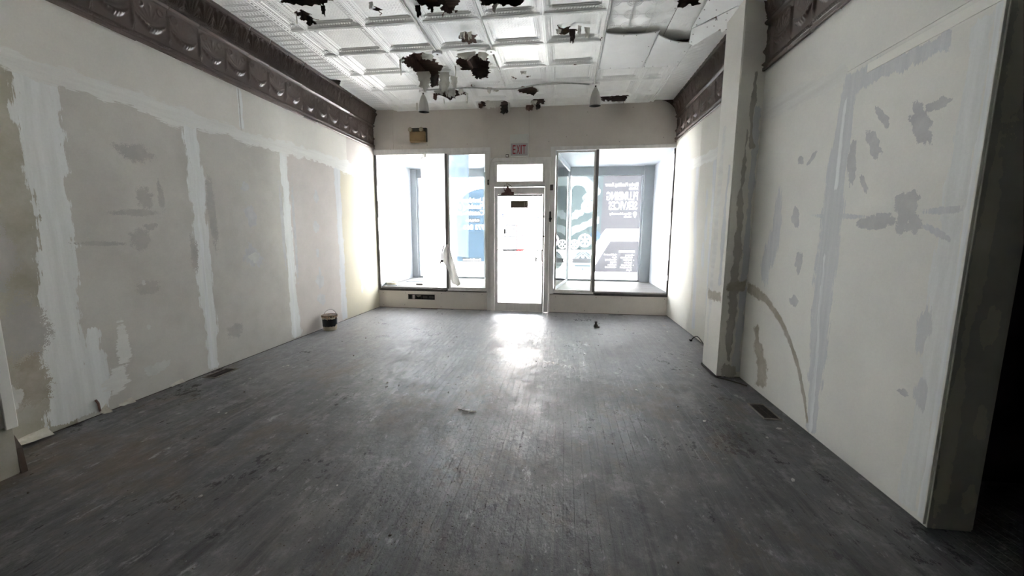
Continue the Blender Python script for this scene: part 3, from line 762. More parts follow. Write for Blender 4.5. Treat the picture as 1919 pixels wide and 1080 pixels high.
for tag, x0, x1, xs in (('left', -3.39, -1.79, -1), ('right', .09, 1.665, 1)):
    w = structure('window_%d' % (3 if xs < 0 else 4), cat(box(x0, x1, GY-.02, GY+.06, 2.70, 2.884, .004), box(x0, x1, GY-.02, GY+.06, SILL+.012, SILL+.05, .004)), 'grey_post')
    add('side_stile', box(x0 if xs < 0 else x1-.04, x0+.04 if xs < 0 else x1, GY-.015, GY+.05, SILL+.05, 2.70, .003), 'white_wall', w)
    add('corner_post', box((x1 if xs < 0 else x0)-.03, (x1 if xs < 0 else x0)+.03, GY-.02, GY+.05, SILL+.012, 2.884, .004), 'grey_post', w)
    add('front_pane', box(x0+.03, x1-.03, GY+.030, GY+.036, SILL+.05, 2.70), 'glass', w)
    # glazed return beside the entrance
    if xs < 0: A, B = (-1.40, BY+.05), (-1.79, GY)
    else: A, B = (-.17, BY+.05), (.09, GY)
    nx, ny = (B[1]-A[1]), -(B[0]-A[0]); l = math.hypot(nx, ny); nx /= l; ny /= l
    def strip(t0, t1, z0, z1, th):
        p, q = (A[0]+(B[0]-A[0])*t0, A[1]+(B[1]-A[1])*t0), (A[0]+(B[0]-A[0])*t1, A[1]+(B[1]-A[1])*t1)
        return prism([(p[0]-nx*th, p[1]-ny*th), (q[0]-nx*th, q[1]-ny*th), (q[0]+nx*th, q[1]+ny*th), (p[0]+nx*th, p[1]+ny*th)], 'z', z0, z1)
    add('return_frame', cat(strip(.0, .98, 2.80, 2.885, .02), strip(.0, .98, SILL+.002, SILL+.05, .02)), 'white_wall', w)
    add('return_pane', strip(.02, .97, SILL+.05, 2.80, .003), 'glass', w)
# =================================================================== CEILING
ce = structure('ceiling', box(-3.7, 4.4, -4.2, BY+.12, H+.20, H+.32), 'deck')
for i in range(16):                                   # old joists seen through the holes
    xj = -3.4+.41*i
    add('joist', box(xj, xj+.045, 2.4, BY+.03, H+.06, H+.20), 'deck', ce)
add('ceiling_field', cat(box(-3.7, 4.4, -4.2, 2.47, H, H+.02), box(.385, 4.4, 2.47, 3.08, H, H+.02)), 'tin_flat', ce)
HOLES = {
  'h1': [(-2.768, 4.014), (-2.682, 3.975), (-2.68, 4.031), (-2.659, 4.078), (-2.671, 4.129), (-2.644, 4.159), (-2.683, 4.194), (-2.764, 4.254), (-2.782, 4.21), (-2.784, 4.155), (-2.789, 4.076)],
  'h2': [(-2.725, 3.75), (-2.777, 3.845), (-2.719, 3.886), (-2.649, 3.913), (-2.603, 3.942), (-2.519, 3.928), (-2.446, 3.919), (-2.447, 3.955), (-2.427, 3.981), (-2.385, 3.915), (-2.35, 3.907), (-2.277, 3.848), (-2.245, 3.775), (-2.459, 3.717)],
  'h3': [(-1.942, 3.98), (-1.897, 4.021), (-1.89, 4.095), (-1.901, 4.156), (-1.928, 4.159), (-1.928, 4.128), (-1.959, 4.086)],
  'h4': [(-1.449, 3.864), (-1.471, 3.98), (-1.472, 4.041), (-1.405, 4.087), (-1.389, 4.128), (-1.333, 4.122), (-1.258, 4.08), (-1.291, 4.234), (-1.241, 4.199), (-1.179, 4.227), (-1.08, 4.088), (-1.034, 3.972), (-1.175, 3.863)],
  'h5': [(-0.858, 3.993), (-0.866, 4.065), (-0.831, 4.106), (-0.777, 4.137), (-0.695, 4.135), (-0.605, 4.171), (-0.502, 4.177), (-0.445, 4.127), (-0.427, 4.022), (-0.628, 3.941)],
  'h6': [(-1.236, 4.68), (-1.252, 4.789), (-1.17, 4.852), (-1.078, 4.819), (-1.043, 4.686), (-1.094, 4.647), (-1.169, 4.605)],
  'hA': [(-2.116, 5.143), (-1.932, 5.04), (-1.788, 5.057), (-1.706, 5.191), (-1.711, 5.348), (-1.659, 5.436), (-1.758, 5.568), (-1.845, 5.837), (-1.943, 6.099), (-2.029, 5.983), (-1.952, 5.76), (-1.937, 5.607), (-2.051, 5.534), (-2.13, 5.382), (-2.146, 5.27)],
  'hB': [(-1.465, 5.376), (-1.375, 5.179), (-1.261, 5.094), (-1.124, 5.135), (-1.05, 5.217), (-1.029, 5.347), (-1.07, 5.59), (-1.068, 5.678), (-1.146, 5.885), (-1.245, 5.922), (-1.263, 5.824), (-1.343, 5.831), (-1.306, 5.621), (-1.386, 5.539), (-1.431, 5.477)],
  'hC': [(-2.069, 6.306), (-2.091, 6.461), (-1.999, 6.595), (-1.948, 6.729), (-1.798, 6.576), (-1.619, 6.515), (-1.595, 6.36), (-1.738, 6.306), (-1.86, 6.33), (-1.959, 6.281)],
  'hD': [(-0.728, 6.292), (-0.511, 6.298), (-0.45, 6.51), (-0.54, 6.678), (-0.661, 6.584), (-0.779, 6.492)],
  'hE': [(-1.49, 7.005), (-1.399, 6.791), (-1.313, 6.736), (-1.088, 6.826), (-0.973, 6.972), (-1.02, 7.2), (-1.31, 7.217), (-1.472, 7.223)],
  'hF': [(-0.604, 6.924), (-0.49, 6.787), (-0.377, 6.863), (-0.371, 7.04), (-0.512, 7.115), (-0.577, 7.155)],
  'hs1': [(-0.794, 5.958), (-0.767, 5.897), (-0.743, 5.964), (-0.766, 5.988)],
  'hs2': [(-0.59, 5.917), (-0.53, 5.887), (-0.549, 5.96), (-0.574, 5.951)],
  'hs3': [(-1.149, 6.411), (-1.088, 6.38), (-1.08, 6.438), (-1.127, 6.444)],
  'hs4': [(-1.431, 6.094), (-1.378, 6.1), (-1.381, 6.142), (-1.428, 6.136)],
  'hG': [(-0.147, 4.569), (-0.084, 4.645), (-0.012, 4.619), (0.007, 4.683), (0.071, 4.681), (0.109, 4.722), (0.1, 4.742), (0.008, 4.764), (-0.076, 4.791), (-0.132, 4.785), (-0.094, 4.716)],
  'hH': [(0.084, 5.522), (0.155, 5.535), (0.151, 5.586), (0.096, 5.579)],
  'hI': [(0.539, 6.785), (0.973, 6.731), (0.962, 6.974), (0.947, 7.121), (0.562, 7.04)],
  'hJ': [(1.044, 4.284), (1.049, 4.217), (1.23, 4.239), (1.25, 4.35), (1.153, 4.339), (1.114, 4.42), (1.056, 4.384)],
  'hK': [(0.35, 4.88), (0.37, 4.844), (0.377, 4.874), (0.361, 4.9)],
  'hL': [(-3.467, 5.667), (-3.339, 5.731), (-3.376, 5.85), (-3.49, 5.95), (-3.52, 5.85)],
}
FLAPS = [(-2.069, 5.547, -1.892, 5.553, 0.264, 'w'),
  (-1.761, 5.598, -1.62, 5.614, 0.326, 'w'),
  (-1.648, 5.733, -1.554, 5.743, 0.19, 'w'),
  (-1.962, 5.791, -1.789, 5.624, 0.142, 'b'),
  (-2.034, 6.161, -1.86, 6.144, 0.122, 'w'),
  (-1.83, 6.184, -1.707, 6.198, 0.155, 'w'),
  (-1.666, 6.203, -1.585, 6.212, 0.116, 'w'),
  (-2.122, 6.378, -2.052, 6.386, 0.121, 'r'),
  (-1.376, 6.75, -1.071, 6.811, 0.157, 'w'),
  (-1.161, 7.089, -0.994, 7.015, 0.173, 'b'),
  (-0.997, 6.924, -0.959, 6.929, 0.172, 'w'),
  (-1.502, 6.913, -1.435, 6.966, 0.086, 'r'),
  (-0.71, 7.09, -0.577, 7.09, 0.117, 'r'),
  (-0.532, 7.067, -0.451, 7.09, 0.096, 'b'),
  (-1.292, 5.507, -1.058, 5.563, 0.147, 'b'),
  (-2.156, 5.138, -2.122, 5.142, 0.22, 'w'),
  (-1.496, 5.4, -1.478, 5.402, 0.2, 'w'),
  (0.007, 4.656, 0.072, 4.664, 0.154, 'b'),
  (0.095, 4.589, 0.136, 4.611, 0.1, 'w'),
  (0.168, 4.632, 0.232, 4.652, 0.115, 'w'),
  (-2.439, 3.92, -2.392, 3.926, 0.095, 'b'),
  (-2.782, 4.013, -2.773, 4.026, 0.101, 'w'),
  (-1.934, 3.923, -1.889, 3.917, 0.08, 'w'),
  (-1.507, 4.012, -1.453, 4.031, 0.127, 'b'),
  (-1.367, 4.067, -1.335, 4.07, 0.064, 'b'),
  (-0.753, 4.128, -0.691, 4.086, 0.083, 'w'),
  (-1.208, 4.592, -1.144, 4.576, 0.09, 'w'),
  (-1.12, 4.595, -1.069, 4.577, 0.078, 'w'),
  (-1.382, 5.08, -1.114, 5.041, 0.102, 'w'),
  (-1.108, 5.065, -0.982, 5.103, 0.102, 'w'),
  (-1.95, 5.026, -1.808, 5.018, 0.077, 'r'),
  (-1.808, 5.018, -1.666, 5.071, 0.09, 'w'),
  (-1.211, 6.218, -1.147, 6.244, 0.099, 'w'),
  (-1.129, 6.338, -1.068, 6.345, 0.032, 'w'),
  (-0.649, 5.697, -0.564, 5.707, 0.04, 'w'),
  (-0.6, 6.881, -0.497, 6.893, 0.084, 'w'),
  (-0.139, 4.639, -0.08, 4.655, 0.057, 'w'),
  (-2.538, 6.729, -2.505, 6.732, 0.165, 'w'),
  (-2.034, 6.633, -2.018, 6.635, 0.098, 'w'),
  (-1.581, 6.362, -1.553, 6.365, 0.175, 'w')]
def in_poly(X, Y, poly):
    ins = np.zeros(X.shape, bool); n = len(poly)
    for i in range(n):
        (x0, y0), (x1, y1) = poly[i], poly[(i+1) % n]
        c = ((y0 > Y) != (y1 > Y))
        with np.errstate(divide='ignore', invalid='ignore'):
            xi = (x1-x0)*(Y-y0)/(y1-y0)+x0
        ins ^= c & (X < xi)
    return ins
def wob(X, Y):
    return .014*np.sin(41*X+3*np.sin(27*Y))+.009*np.sin(63*Y+2*np.sin(51*X))+.003*np.sin(131*X+101*Y)
def hole_mask(X, Y):
    k = np.ones(X.shape, bool)
    Xw, Yw = X+wob(X, Y), Y+wob(Y+.3, X)
    for p in HOLES.values():
        xs, ys = [q[0] for q in p], [q[1] for q in p]
        if max(xs)+.05 < X.min() or min(xs)-.05 > X.max() or max(ys)+.05 < Y.min() or min(ys)-.05 > Y.max(): continue
        k &= ~in_poly(Xw, Yw, p)
    return k

def coffer(U, V, w, l):
    """pressed pattern of one coffer; returns drop below the ceiling plane (metres)"""
    du, dv = np.minimum(U, w-U), np.minimum(V, l-V)
    d = np.minimum(du, dv); T = np.where(du < dv, V, U)
    z = np.interp(d, [0, .005, .010, .015, .022, .027, .031, .038, .043, .066, .070, .082, .087, .094, .099, 1],
                     [.036, .036, .026, .036, .036, .024, .024, .030, .014, .014, .022, .004, .008, .008, .000, .000])
    egg = np.exp(-((d-.0545)/.009)**2)*.009*np.abs(np.sin(math.pi*T/.030))**.7
    z = z+egg
    cu, cv = np.minimum(U, w-U)-.056, np.minimum(V, l-V)-.056
    r = np.hypot(cu, cv); th = np.arctan2(cv, cu)
    z = np.where((r < .05) & (d > .043), np.maximum(z, .012+.012*(.5+.5*np.cos(6*th))*np.clip(1-r/.05, 0, 1)+.006), z)
    return z
def hammered(X, Y):
    return .0005*(np.sin(95*X+2*np.sin(63*Y))*np.sin(88*Y+2*np.sin(71*X))+.6*np.sin(190*X+1.3*np.sin(150*Y)))

shared = {}
def tin_panel(name, x0, x1, y0, y1, fn, key, nx, ny, mat='tin', z0=H):
    U, V = np.meshgrid(np.linspace(0, x1-x0, nx+1), np.linspace(0, y1-y0, ny+1), indexing='ij')
    cx = (U[:-1, :-1]+U[1:, 1:])/2+x0; cyy = (V[:-1, :-1]+V[1:, 1:])/2+y0
    keep = hole_mask(cx, cyy)
    k = (key, round(x1-x0, 3), round(y1-y0, 3))
    if keep.all() and k in shared: me = shared[k]
    else:
        Z = -fn(U, V, x1-x0, y1-y0)
        if not keep.all():   # metal sags and buckles next to a tear
            pass
        me = np_mesh(name, np.stack([U, V, Z], -1), nx, ny, mat, None if keep.all() else keep, flip=True)
        if keep.all(): shared[k] = me
    o = add(name, None, None, ce, me=me); o.location = (x0, y0, z0)
    return o

XS = [-2.85, -2.185, -1.545, -.908, -.27, .385, 1.02]
YS = [2.47, 3.08, 3.69, 4.30, 4.908, 5.517, 6.127, 6.737, BY+.02]
full = lambda U, V, w, l: coffer(U, V, w, l)+np.where(np.minimum(np.minimum(U, w-U), np.minimum(V, l-V)) > .10, hammered(U, V), 0)
for i in range(len(XS)-1):
    for j in range(len(YS)-1):
        if i == 5 and j < 5: continue
        tin_panel('ceiling_panel', XS[i], XS[i+1], YS[j], YS[j+1], full, 'c', 96, 92 if j < 7 else 60)
for j in range(len(YS)-1):
    tin_panel('ceiling_panel', -3.05, -2.85, YS[j], YS[j+1], full, 'n', 40, 92 if j < 7 else 60)
    if j >= 5: tin_panel('ceiling_panel', 1.02, 1.36, YS[j], YS[j+1], full, 'n', 56, 92 if j < 7 else 60)
# rails and flat borders along both walls
def rail(U, V, w, l):
    return np.interp(U/w, [0, .12, .2, .35, .8, .88, 1], [.004, .024, .012, .014, .014, .026, .030])+.012*np.exp(-((U/w-.5)/.2)**2)*np.abs(np.sin(math.pi*V/.0508))**.6
def border_left(U, V, w, l):
    z = .0035*np.exp(-((np.mod(V+.012, .1017)-.05)/.004)**2)+.0035*np.exp(-((np.mod(V-.008, .1017)-.05)/.004)**2)
    return z+.002*np.abs(np.sin(math.pi*U/.035+.8*np.sin(2*math.pi*V/.1017)))+hammered(U, V)*.4
def border_right(U, V, w, l):
    return .006*np.abs(np.sin(math.pi*(U+V)/.11)*np.sin(math.pi*(U-V)/.11))*np.clip(np.minimum(V, l-V)/.03, 0, 1)
for j in range(len(YS)-1):
    n = 92 if j < 7 else 60
    tin_panel('ceiling_rail', -3.115, -3.05, YS[j], YS[j+1], rail, 'r', 16, n*2)
    tin_panel('border_panel', -3.545, -3.115, YS[j], YS[j+1], border_left, 'bl', 60, n*2)
    if j >= 4:
        tin_panel('ceiling_rail', 1.36, 1.42, YS[j], YS[j+1], lambda U, V, w, l: rail(w-U, V, w, l), 'rr', 16, n*2)
        tin_panel('border_panel', 1.42, 1.84, YS[j], YS[j+1], border_right, 'br', 64, n)
# lattice patterned tin and hammered strip near the right wall
def lattice(U, V, w, l):
    a, b_ = np.mod(U-.022, .212), np.mod(V-.145, .212)
    a, b_ = np.minimum(a, .212-a), np.minimum(b_, .212-b_)
    r = np.hypot(a, b_)
    z = .005*np.exp(-(a/.006)**2)+.005*np.exp(-(b_/.006)**2)
    for q in (.034, .052, .074): z = z+.0045*np.exp(-((r-q)/.0045)**2)
    return z+.006+.02*np.sin(math.pi*np.clip(U/w, 0, 1))*np.sin(math.pi*V/l)
tin_panel('lattice_panel', .395, 1.055, 3.08, 4.03, lattice, 'l1', 130, 180)
tin_panel('lattice_panel', .395, 1.055, 4.03, 4.98, lambda U, V, w, l: lattice(U, V-.042, w, l), 'l2', 130, 180)
tin_panel('hammered_panel', 1.06, 1.40, 3.08, 5.05, lambda U, V, w, l: hammered(U, V)*1.6+.010, 'hm', 64, 300)
add('edge_rail', tube([(1.425, 4.98, H-.02), (1.425, 6.0, H-.02), (1.415, BY, H-.02)], .013, 8), 'tin', ce)

# thin patch sheets screwed up over the tin, their near edges drooping
def sheet(name, x0, x1, y0, y1, droop, sk=0.0, seed=0, z=.036):
    nx, ny = 26, 30; V = np.zeros((nx+1, ny+1, 3))
    for i in range(nx+1):
        for j in range(ny+1):
            s, t = i/nx, j/ny
            V[i, j] = (x0+(x1-x0)*s, y0+(y1-y0)*t+sk*s*(1-t), H-z-droop*(abs(math.sin(math.pi*s))**.7)*(1-t)**3-.012*math.sin(3*math.pi*t+seed)*math.sin(math.pi*s)-.008*math.sin(5*s+seed)*math.sin(math.pi*t))
    me = np_mesh(name, V, nx, ny, 'tin_flat', flip=True)
    o = add(name, None, None, ce, me=me)
    md = o.modifiers.new('thick', 'SOLIDIFY'); md.thickness = .002
    sc = []
    for s, t in [(.02, .05), (.35, .04), (.6, .05), (.93, .06), (.96, .4), (.95, .8), (.3, .96), (.7, .97), (.03, .8), (.05, .96)]:
        p = V[int(s*nx), int(t*ny)]; sc.append(lathe([(.006, 0), (.004, -.002)], (p[0], p[1], p[2]-.002), 6))
    add('screw_heads', cat(*sc), 'metal_dk', o, kind='stuff')
sheet('patch_sheet', .40, .985, 4.72, 5.72, .03, .02, 0)
sheet('patch_sheet', .982, 1.43, 4.82, 5.72, .035, .22, .3, .0365)
# boxed-in drywall soffit over the pier
def soffit(poly, name='soffit_board', t=.012):
    n = len(poly)
    V = [(x, y, z) for x, y, z in poly]+[(x, y, z+t) for x, y, z in poly]
    F = [tuple(range(n)), tuple(range(2*n-1, n-1, -1))]+[(i, (i+1) % n, (i+1) % n+n, i+n) for i in range(n)]
    add(name, (V, F), 'tin_flat', ce)
zs = lambda x: H-.045-(x-1.28)*.36
soffit([(x, y, zs(x)) for x, y in [(1.27, 3.2), (1.84, 3.2), (1.84, 4.26), (1.54, 4.16), (1.30, 4.72)]])
soffit([(x, y, zs(x)-.004) for x, y in [(1.30, 4.722), (1.44, 4.44), (1.56, 4.50), (1.41, 5.02), (1.36, 5.0)]])
soffit([(x, y, zs(x)-.006) for x, y in [(1.44, 4.40), (1.54, 4.162), (1.66, 4.2), (1.57, 4.62)]])
sc = []
for x_, y_ in [(1.30, 4.0), (1.30, 4.2), (1.305, 4.35), (1.31, 4.5), (1.32, 4.62), (1.34, 4.8), (1.37, 4.95), (1.42, 4.6), (1.45, 4.45), (1.50, 4.3), (1.47, 4.55), (1.53, 4.4), (1.58, 4.3), (1.40, 4.3)]:
    sc.append(lathe([(.006, 0), (.004, -.003)], (x_, y_, zs(x_)-.006), 6))
add('screw_heads', cat(*sc), 'metal_dk', ce, kind='stuff')

# torn sheets of paint and tin that hang from the holes
def flap(x0, y0, x1, y1, L, kind, seed):
    R = random.Random(seed)
    w = math.hypot(x1-x0, y1-y0); nx = max(8, int(w/.007)); ny = max(10, int(L/.008))
    th = R.uniform(-.5, .5); fwd_ = R.choice((-1, 1, 1))*.16
    ph = [R.uniform(0, 6.28) for _ in range(8)]
    P = np.zeros((nx+1, ny+1, 3)); K = np.ones((nx, ny), bool)
    taper = R.uniform(.15, .6)
    def left(t): return .5-(.5*(1-taper*t**1.5)+.05*math.sin(9*t+ph[0])+.04*math.sin(21*t+ph[1])+.025*math.sin(43*t+ph[2]))
    def right(t): return .5+(.5*(1-taper*t**1.5)+.05*math.sin(8*t+ph[3])+.04*math.sin(19*t+ph[4])+.025*math.sin(47*t+ph[5]))
    def end(s): return 1-.18*(1+math.sin(5.5*s+ph[6]))*.5-.14*(1+math.sin(13*s+ph[7]))*.5-.06*math.sin(37*s+ph[0])
    mx = max(end(i/nx) for i in range(nx+1))
    for i in range(nx+1):
        s = i/nx
        for j in range(ny+1):
            t = j/ny*end(s)/mx
            c = left(t)+(right(t)-left(t))*s
            bend = fwd_*L*math.sin(min(1, t*1.6)*math.pi*.5)*(.6+.4*math.sin(ph[5]+4*s))+.02*math.sin(6*s+ph[1])*t
            P[i, j] = (x0+(x1-x0)*c+.15*L*th*t, y0+(y1-y0)*c+bend, H-.012-L*t)
    me = np_mesh('torn_flap', P, nx, ny, {'w': 'flap_white', 'b': 'flap_brown', 'r': 'flap_rust'}[kind], K)
    add('torn_flap', None, None, ce, me=me)
for i, f in enumerate(FLAPS): flap(*f, i)

# =================================================================== CORNICES
def cornice_mesh(name, n_sign, base, fancy=True):
    Ls = .2985; nx = 60
    prof = [(.012, 0), (.030, .002), (.032, .028), (.020, .034), (.020, .040), (.034, .048), (.036, .058), (.022, .066), (.012, .078), (.012, .384), (.030, .388), (.044, .402), (.044, .412), (.028, .422), (.018, .432),
            (.020, .47), (.024, .52), (.034, .57), (.048, .61), (.062, .635), (.066, .648), (.080, .652), (.084, .668), (.090, .674), (.092, .690)]
    ks = np.array([p[1] for p in prof]); ns = np.array([p[0] for p in prof])
    zz = np.unique(np.concatenate([ks, np.linspace(0, .69, 110)])); ny = len(zz)-1
    nn = np.interp(zz, ks, ns)
    S, Z = np.meshgrid(np.linspace(0, Ls, nx+1), zz, indexing='ij'); Nn = np.broadcast_to(nn, S.shape).copy()
    g = lambda a, s: np.exp(-(a/s)**2)
    u = (S-Ls/2)/(Ls/2)
    fr = (Z > .08) & (Z < .384)
    zc = .155+.105*u**2
    cw = np.clip(1-(np.abs(u)/.86)**2, 0, 1)
    sw = .030*np.sqrt(cw)*g(Z-zc, .009+.014*cw)*(.86+.14*np.cos(38*u))+.006*g(Z-zc-.048, .009)*(1-np.abs(u))
    du = np.minimum(S, Ls-S)
    tas = .024*g(du, .006+.007*np.clip((.34-Z)/.22, 0, 1))*((Z > .10) & (Z < .33))*np.clip((Z-.10)/.05, .3, 1)
    r = np.hypot(S-.062, Z-.325); th = np.arctan2(Z-.325, S-.062)
    ros = .012*g(r-.028-.005*th/3.14, .006)+.010*g(r, .008)
    r3 = np.hypot(S-(Ls-.062), Z-.325)
    ros = ros+.007*g(np.hypot(S-Ls/2, (Z-.33)*.6), .010)+.009*g(r3-.026, .005)+.004*np.clip(np.cos(np.arctan2(S-Ls/2, Z-.20)*16), 0, 1)*g(np.hypot(S-Ls/2, Z-.20)-.085, .04)*(Z > .22)
    Nn += np.where(fr, np.maximum(np.maximum(sw, tas), ros), 0)
    rope = (Z > .045) & (Z < .07)
    Nn += np.where(rope, .008*np.sin(2*math.pi*S/.0199+260*Z), 0)
    cv = (Z > .44) & (Z < .640)
    p = np.mod(S, Ls/2)/(Ls/2)                      # two acanthus leaves per module
    q = np.abs(p-.5)*2
    env = np.interp(Z, [.44, .50, .59, .62, .645], [.15, .6, 1, .85, 0])
    leaf = .024*np.sqrt(np.clip(1-q**2.4, 0, 1))*env
    thv = np.arctan2((p-.5)*.149, Z-.415)
    fan = .012*np.cos(thv*26)+.006*np.cos(thv*61+3*q)*env*np.clip(1.1-q, 0, 1)
    stem = .034*g(np.minimum(p, 1-p)*.149-.004*np.sin((Z-.44)*30), .006)*np.interp(Z, [.44, .56, .635, .645], [.3, .8, 1, 0])
    curl_ = .016*g(np.hypot((p-.5)*.149, Z-.605), .016)-.014*g(np.hypot((np.abs(p-.5)-.32)*.149, Z-.622), .012)
    Nn += np.where(cv, np.maximum(leaf+fan, stem)+curl_, 0)
    Nn += np.where(Z < .44, hammered(S*3, Z*3)*.6, 0)
    seam = g(du, .0025)
    Nn -= .005*seam
    P = np.stack([n_sign*Nn, S, Z], -1)
    return np_mesh(name, P, nx, ny, 'cornice', flip=(n_sign < 0))
cl = cornice_mesh('cornice_panel', 1, 0); cr = cornice_mesh('cornice_panel_mirrored', -1, 0)
R = random.Random(3)
def cornice(nm, me, x, z, y0, y1, ph):
    t = structure(nm, box(x-.012 if x < 0 else x-.002, x+.002 if x < 0 else x+.012, y0, y1, z+.02, z+.68), 'cornice')
    y = ph
    while y+.2985 <= y0: y += .2985
    while y < y1-.02:
        o = add('cornice_panel', None, None, t, me=me); o.location = (x, y, z+R.uniform(-.004, .004)); o.rotation_euler = (R.uniform(-.004, .004), 0, 0)
        y += .2985
    return t
cornice('trim_left_cornice', cl, LX, ZC, 1.80, BY, 2.721-.2985*5)
cornice('trim_right_far_cornice', cr, RXF, ZC, 4.45, BY, 2.721-.2985*5)
cornice('trim_right_near_cornice', cr, RXN, ZC-.083, 2.0, 4.03, 1.84)
# =================================================================== PAINT BUCKET
bx_, by_ = -3.402, 5.27
t = thing('paint_bucket', 'old paint bucket with drips and wire handle standing by the left wall', 'bucket', (bx_, by_, .0))
add('body', lathe([(.090, .001), (.094, .004), (.101, .19), (.106, .192), (.106, .200), (.103, .202)], (bx_, by_, 0), 48), 'can', t, smooth=True)
lid = add('lid', lathe([(.107, .196), (.111, .198), (.111, .224), (.104, .229), (.096, .222), (.0, .222)], (bx_, by_, 0), 36, cap=False), 'can_lid', t, label='dark paint-caked lid')
V, F = [], []
for i in range(31):                                    # label wraps the side facing the room
    a = math.radians(-190+i*8.4)
    lo_ = .062+.022*(i > 21)+.004*math.sin(i*2.1); hi_ = .172+.004*math.sin(i*1.3)
    for zz in (lo_, hi_):
        r = .0952+.007*zz/.19+.0012
        V.append((bx_+r*math.cos(a), by_+r*math.sin(a), zz))
    if i: F.append((2*i-2, 2*i, 2*i+1, 2*i-1))
add('paper_label', (V, F), 'label_navy', t, smooth=True, label='navy paper label')
V, F = [], []
for k in range(7):
    a0 = math.radians(-112+k*4.6); a1 = a0+math.radians(3.2); n = len(V)
    for a in (a0, a1):
        for zz in (.098, .108+.003*(k % 2)):
            r = .0952+.007*zz/.19+.0022; V.append((bx_+r*math.cos(a), by_+r*math.sin(a), zz))
    F.append((n, n+2, n+3, n+1))
R = random.Random(5)
for k in range(11):
    a = math.radians(-175+k*17+R.uniform(-5, 5)); L = R.uniform(.015, .05); w = R.uniform(.05, .12)
    V, F = [], []
    for j in range(5):
        zz = .214-L*j/4*1.1; ww = w*(1-.7*(j/4)**2)
        for q in (-1, 0, 1):
            r = (.1125 if zz > .198 else .1035)+(.003 if q == 0 else 0); V.append((bx_+r*math.cos(a+ww*q), by_+r*math.sin(a+ww*q), zz))
        if j: F += [(3*j-3, 3*j-2, 3*j+1, 3*j), (3*j-2, 3*j-1, 3*j+2, 3*j+1)]
    add('paint_drip', (V, F), 'drip', t, smooth=True)
ax = math.radians(-8)
e0, e1 = (bx_-.113*math.cos(ax), by_-.113*math.sin(ax)), (bx_+.113*math.cos(ax), by_+.113*math.sin(ax))
for e in (e0, e1): add('handle_ear', lathe([(.014, -.006), (.016, 0), (.010, .008)], (e[0], e[1], .18), 12, 'x'), 'rust', t)
hp = []
for i in range(21):
    a = math.pi*i/20
    hp.append((bx_-.122*math.cos(a)*math.cos(ax)+.0, by_-.122*math.cos(a)*math.sin(ax)+.045*math.sin(a), .18+.115*math.sin(a)))
add('wire_handle', tube(hp, .0028, 6), 'metal_dk', t)

# =================================================================== SIGNS AND FITTINGS ON THE SHOP FRONT
t = thing('exit_sign', 'white exit sign box with red letters above the front door', 'sign', (-.81, BY-.05, 2.775))
add('housing', box(-.972, -.65, BY-.085, BY-.001, 2.775, 3.148, .006), 'sign_body', t)
add('top_cover', box(-.972, -.652, BY-.089, BY-.080, 3.010, 3.147, .003), 'sign_body', t)
add('face_frame', frame_rect(-.975, -.647, 2.772, 3.008, .016, BY-.094, BY-.080), 'sign_body', t)
add('face', box(-.960, -.662, BY-.0885, BY-.0805, 2.787, 2.994), 'sign_face', t)
V, F = [], []
for s, xa, w_ in (('E', -.924, .052), ('X', -.856, .060), ('I', -.784, .018), ('T', -.753, .058)):
    for p in text_polys(s, xa, 2.815, w_, .148, mirror=False, bold=.012):
        n = len(V); V += [(q[0], BY-.0902, q[1]) for q in p]; F.append(tuple(range(n, n+len(p))))
add('lettering', (V, F), 'red', t, label='red EXIT letters')

t = thing('emergency_light', 'tan twin-head emergency light on the header left of the exit sign', 'lamp', (-2.645, BY-.05, 3.06))
add('back_box', box(-2.795, -2.492, BY-.05, BY-.001, 3.068, 3.312, .005), 'olive', t)
add('battery_case', box(-2.795, -2.502, BY-.105, BY-.052, 3.066, 3.236, .008), 'tan', t)
add('bottom_lip', box(-2.785, -2.492, BY-.095, BY-.05, 3.052, 3.064, .003), 'tan', t)
for xx in (-2.775, -2.570):
    hd = add('lamp_head', lathe([(.018, 0), (.034, -.01), (.040, -.05), (.036, -.054)], (xx, BY-.062, 3.268), 18, 'y'), 'tan', t)
    add('lens', lathe([(.035, -.0545), (.02, -.060), (.0, -.062)], (xx, BY-.062, 3.268), 18, 'y', cap=False), 'lens', hd)

t = thing('wall_register', 'dark return-air opening with broken grille in the left knee wall', 'vent', (-2.685, BY, .17))
add('duct_back', box(-2.949, -2.421, BY+.012, BY+.027, .173, .271), 'void', t)
add('grille_rail', cat(box(-2.949, -2.421, BY-.004, BY+.010, .258, .2715, .002), box(-2.949, -2.80, BY-.004, BY+.01, .1725, .180, .002)), 'metal_dk', t)
for xx in (-2.935, -2.872, -2.803, -2.69, -2.552, -2.427): add('grille_bar', box(xx-.006, xx+.006, BY-.003, BY+.010, .175, .262, .002), 'metal_dk', t)
add('pink_scrap', box(-2.862, -2.815, BY-.002, BY+.005, .178, .258, .002), 'sign_face', t, label='pinkish scrap in the opening')
add('crumpled_foil', prism([(-2.79, .25), (-2.695, .256), (-2.70, .232), (-2.725, .225), (-2.745, .215), (-2.765, .226)], 'y', BY+.001, BY+.009), 'metal_fr', t)
for xa in (-2.66, -2.53): add('slider', box(xa, xa+.09, BY+.003, BY+.011, .19, .245, .004), 'alu_dk', t)
add('slider_tab', box(-2.452, -2.446, BY-.004, BY+.004, .205, .222, .001), 'metal_fr', t)

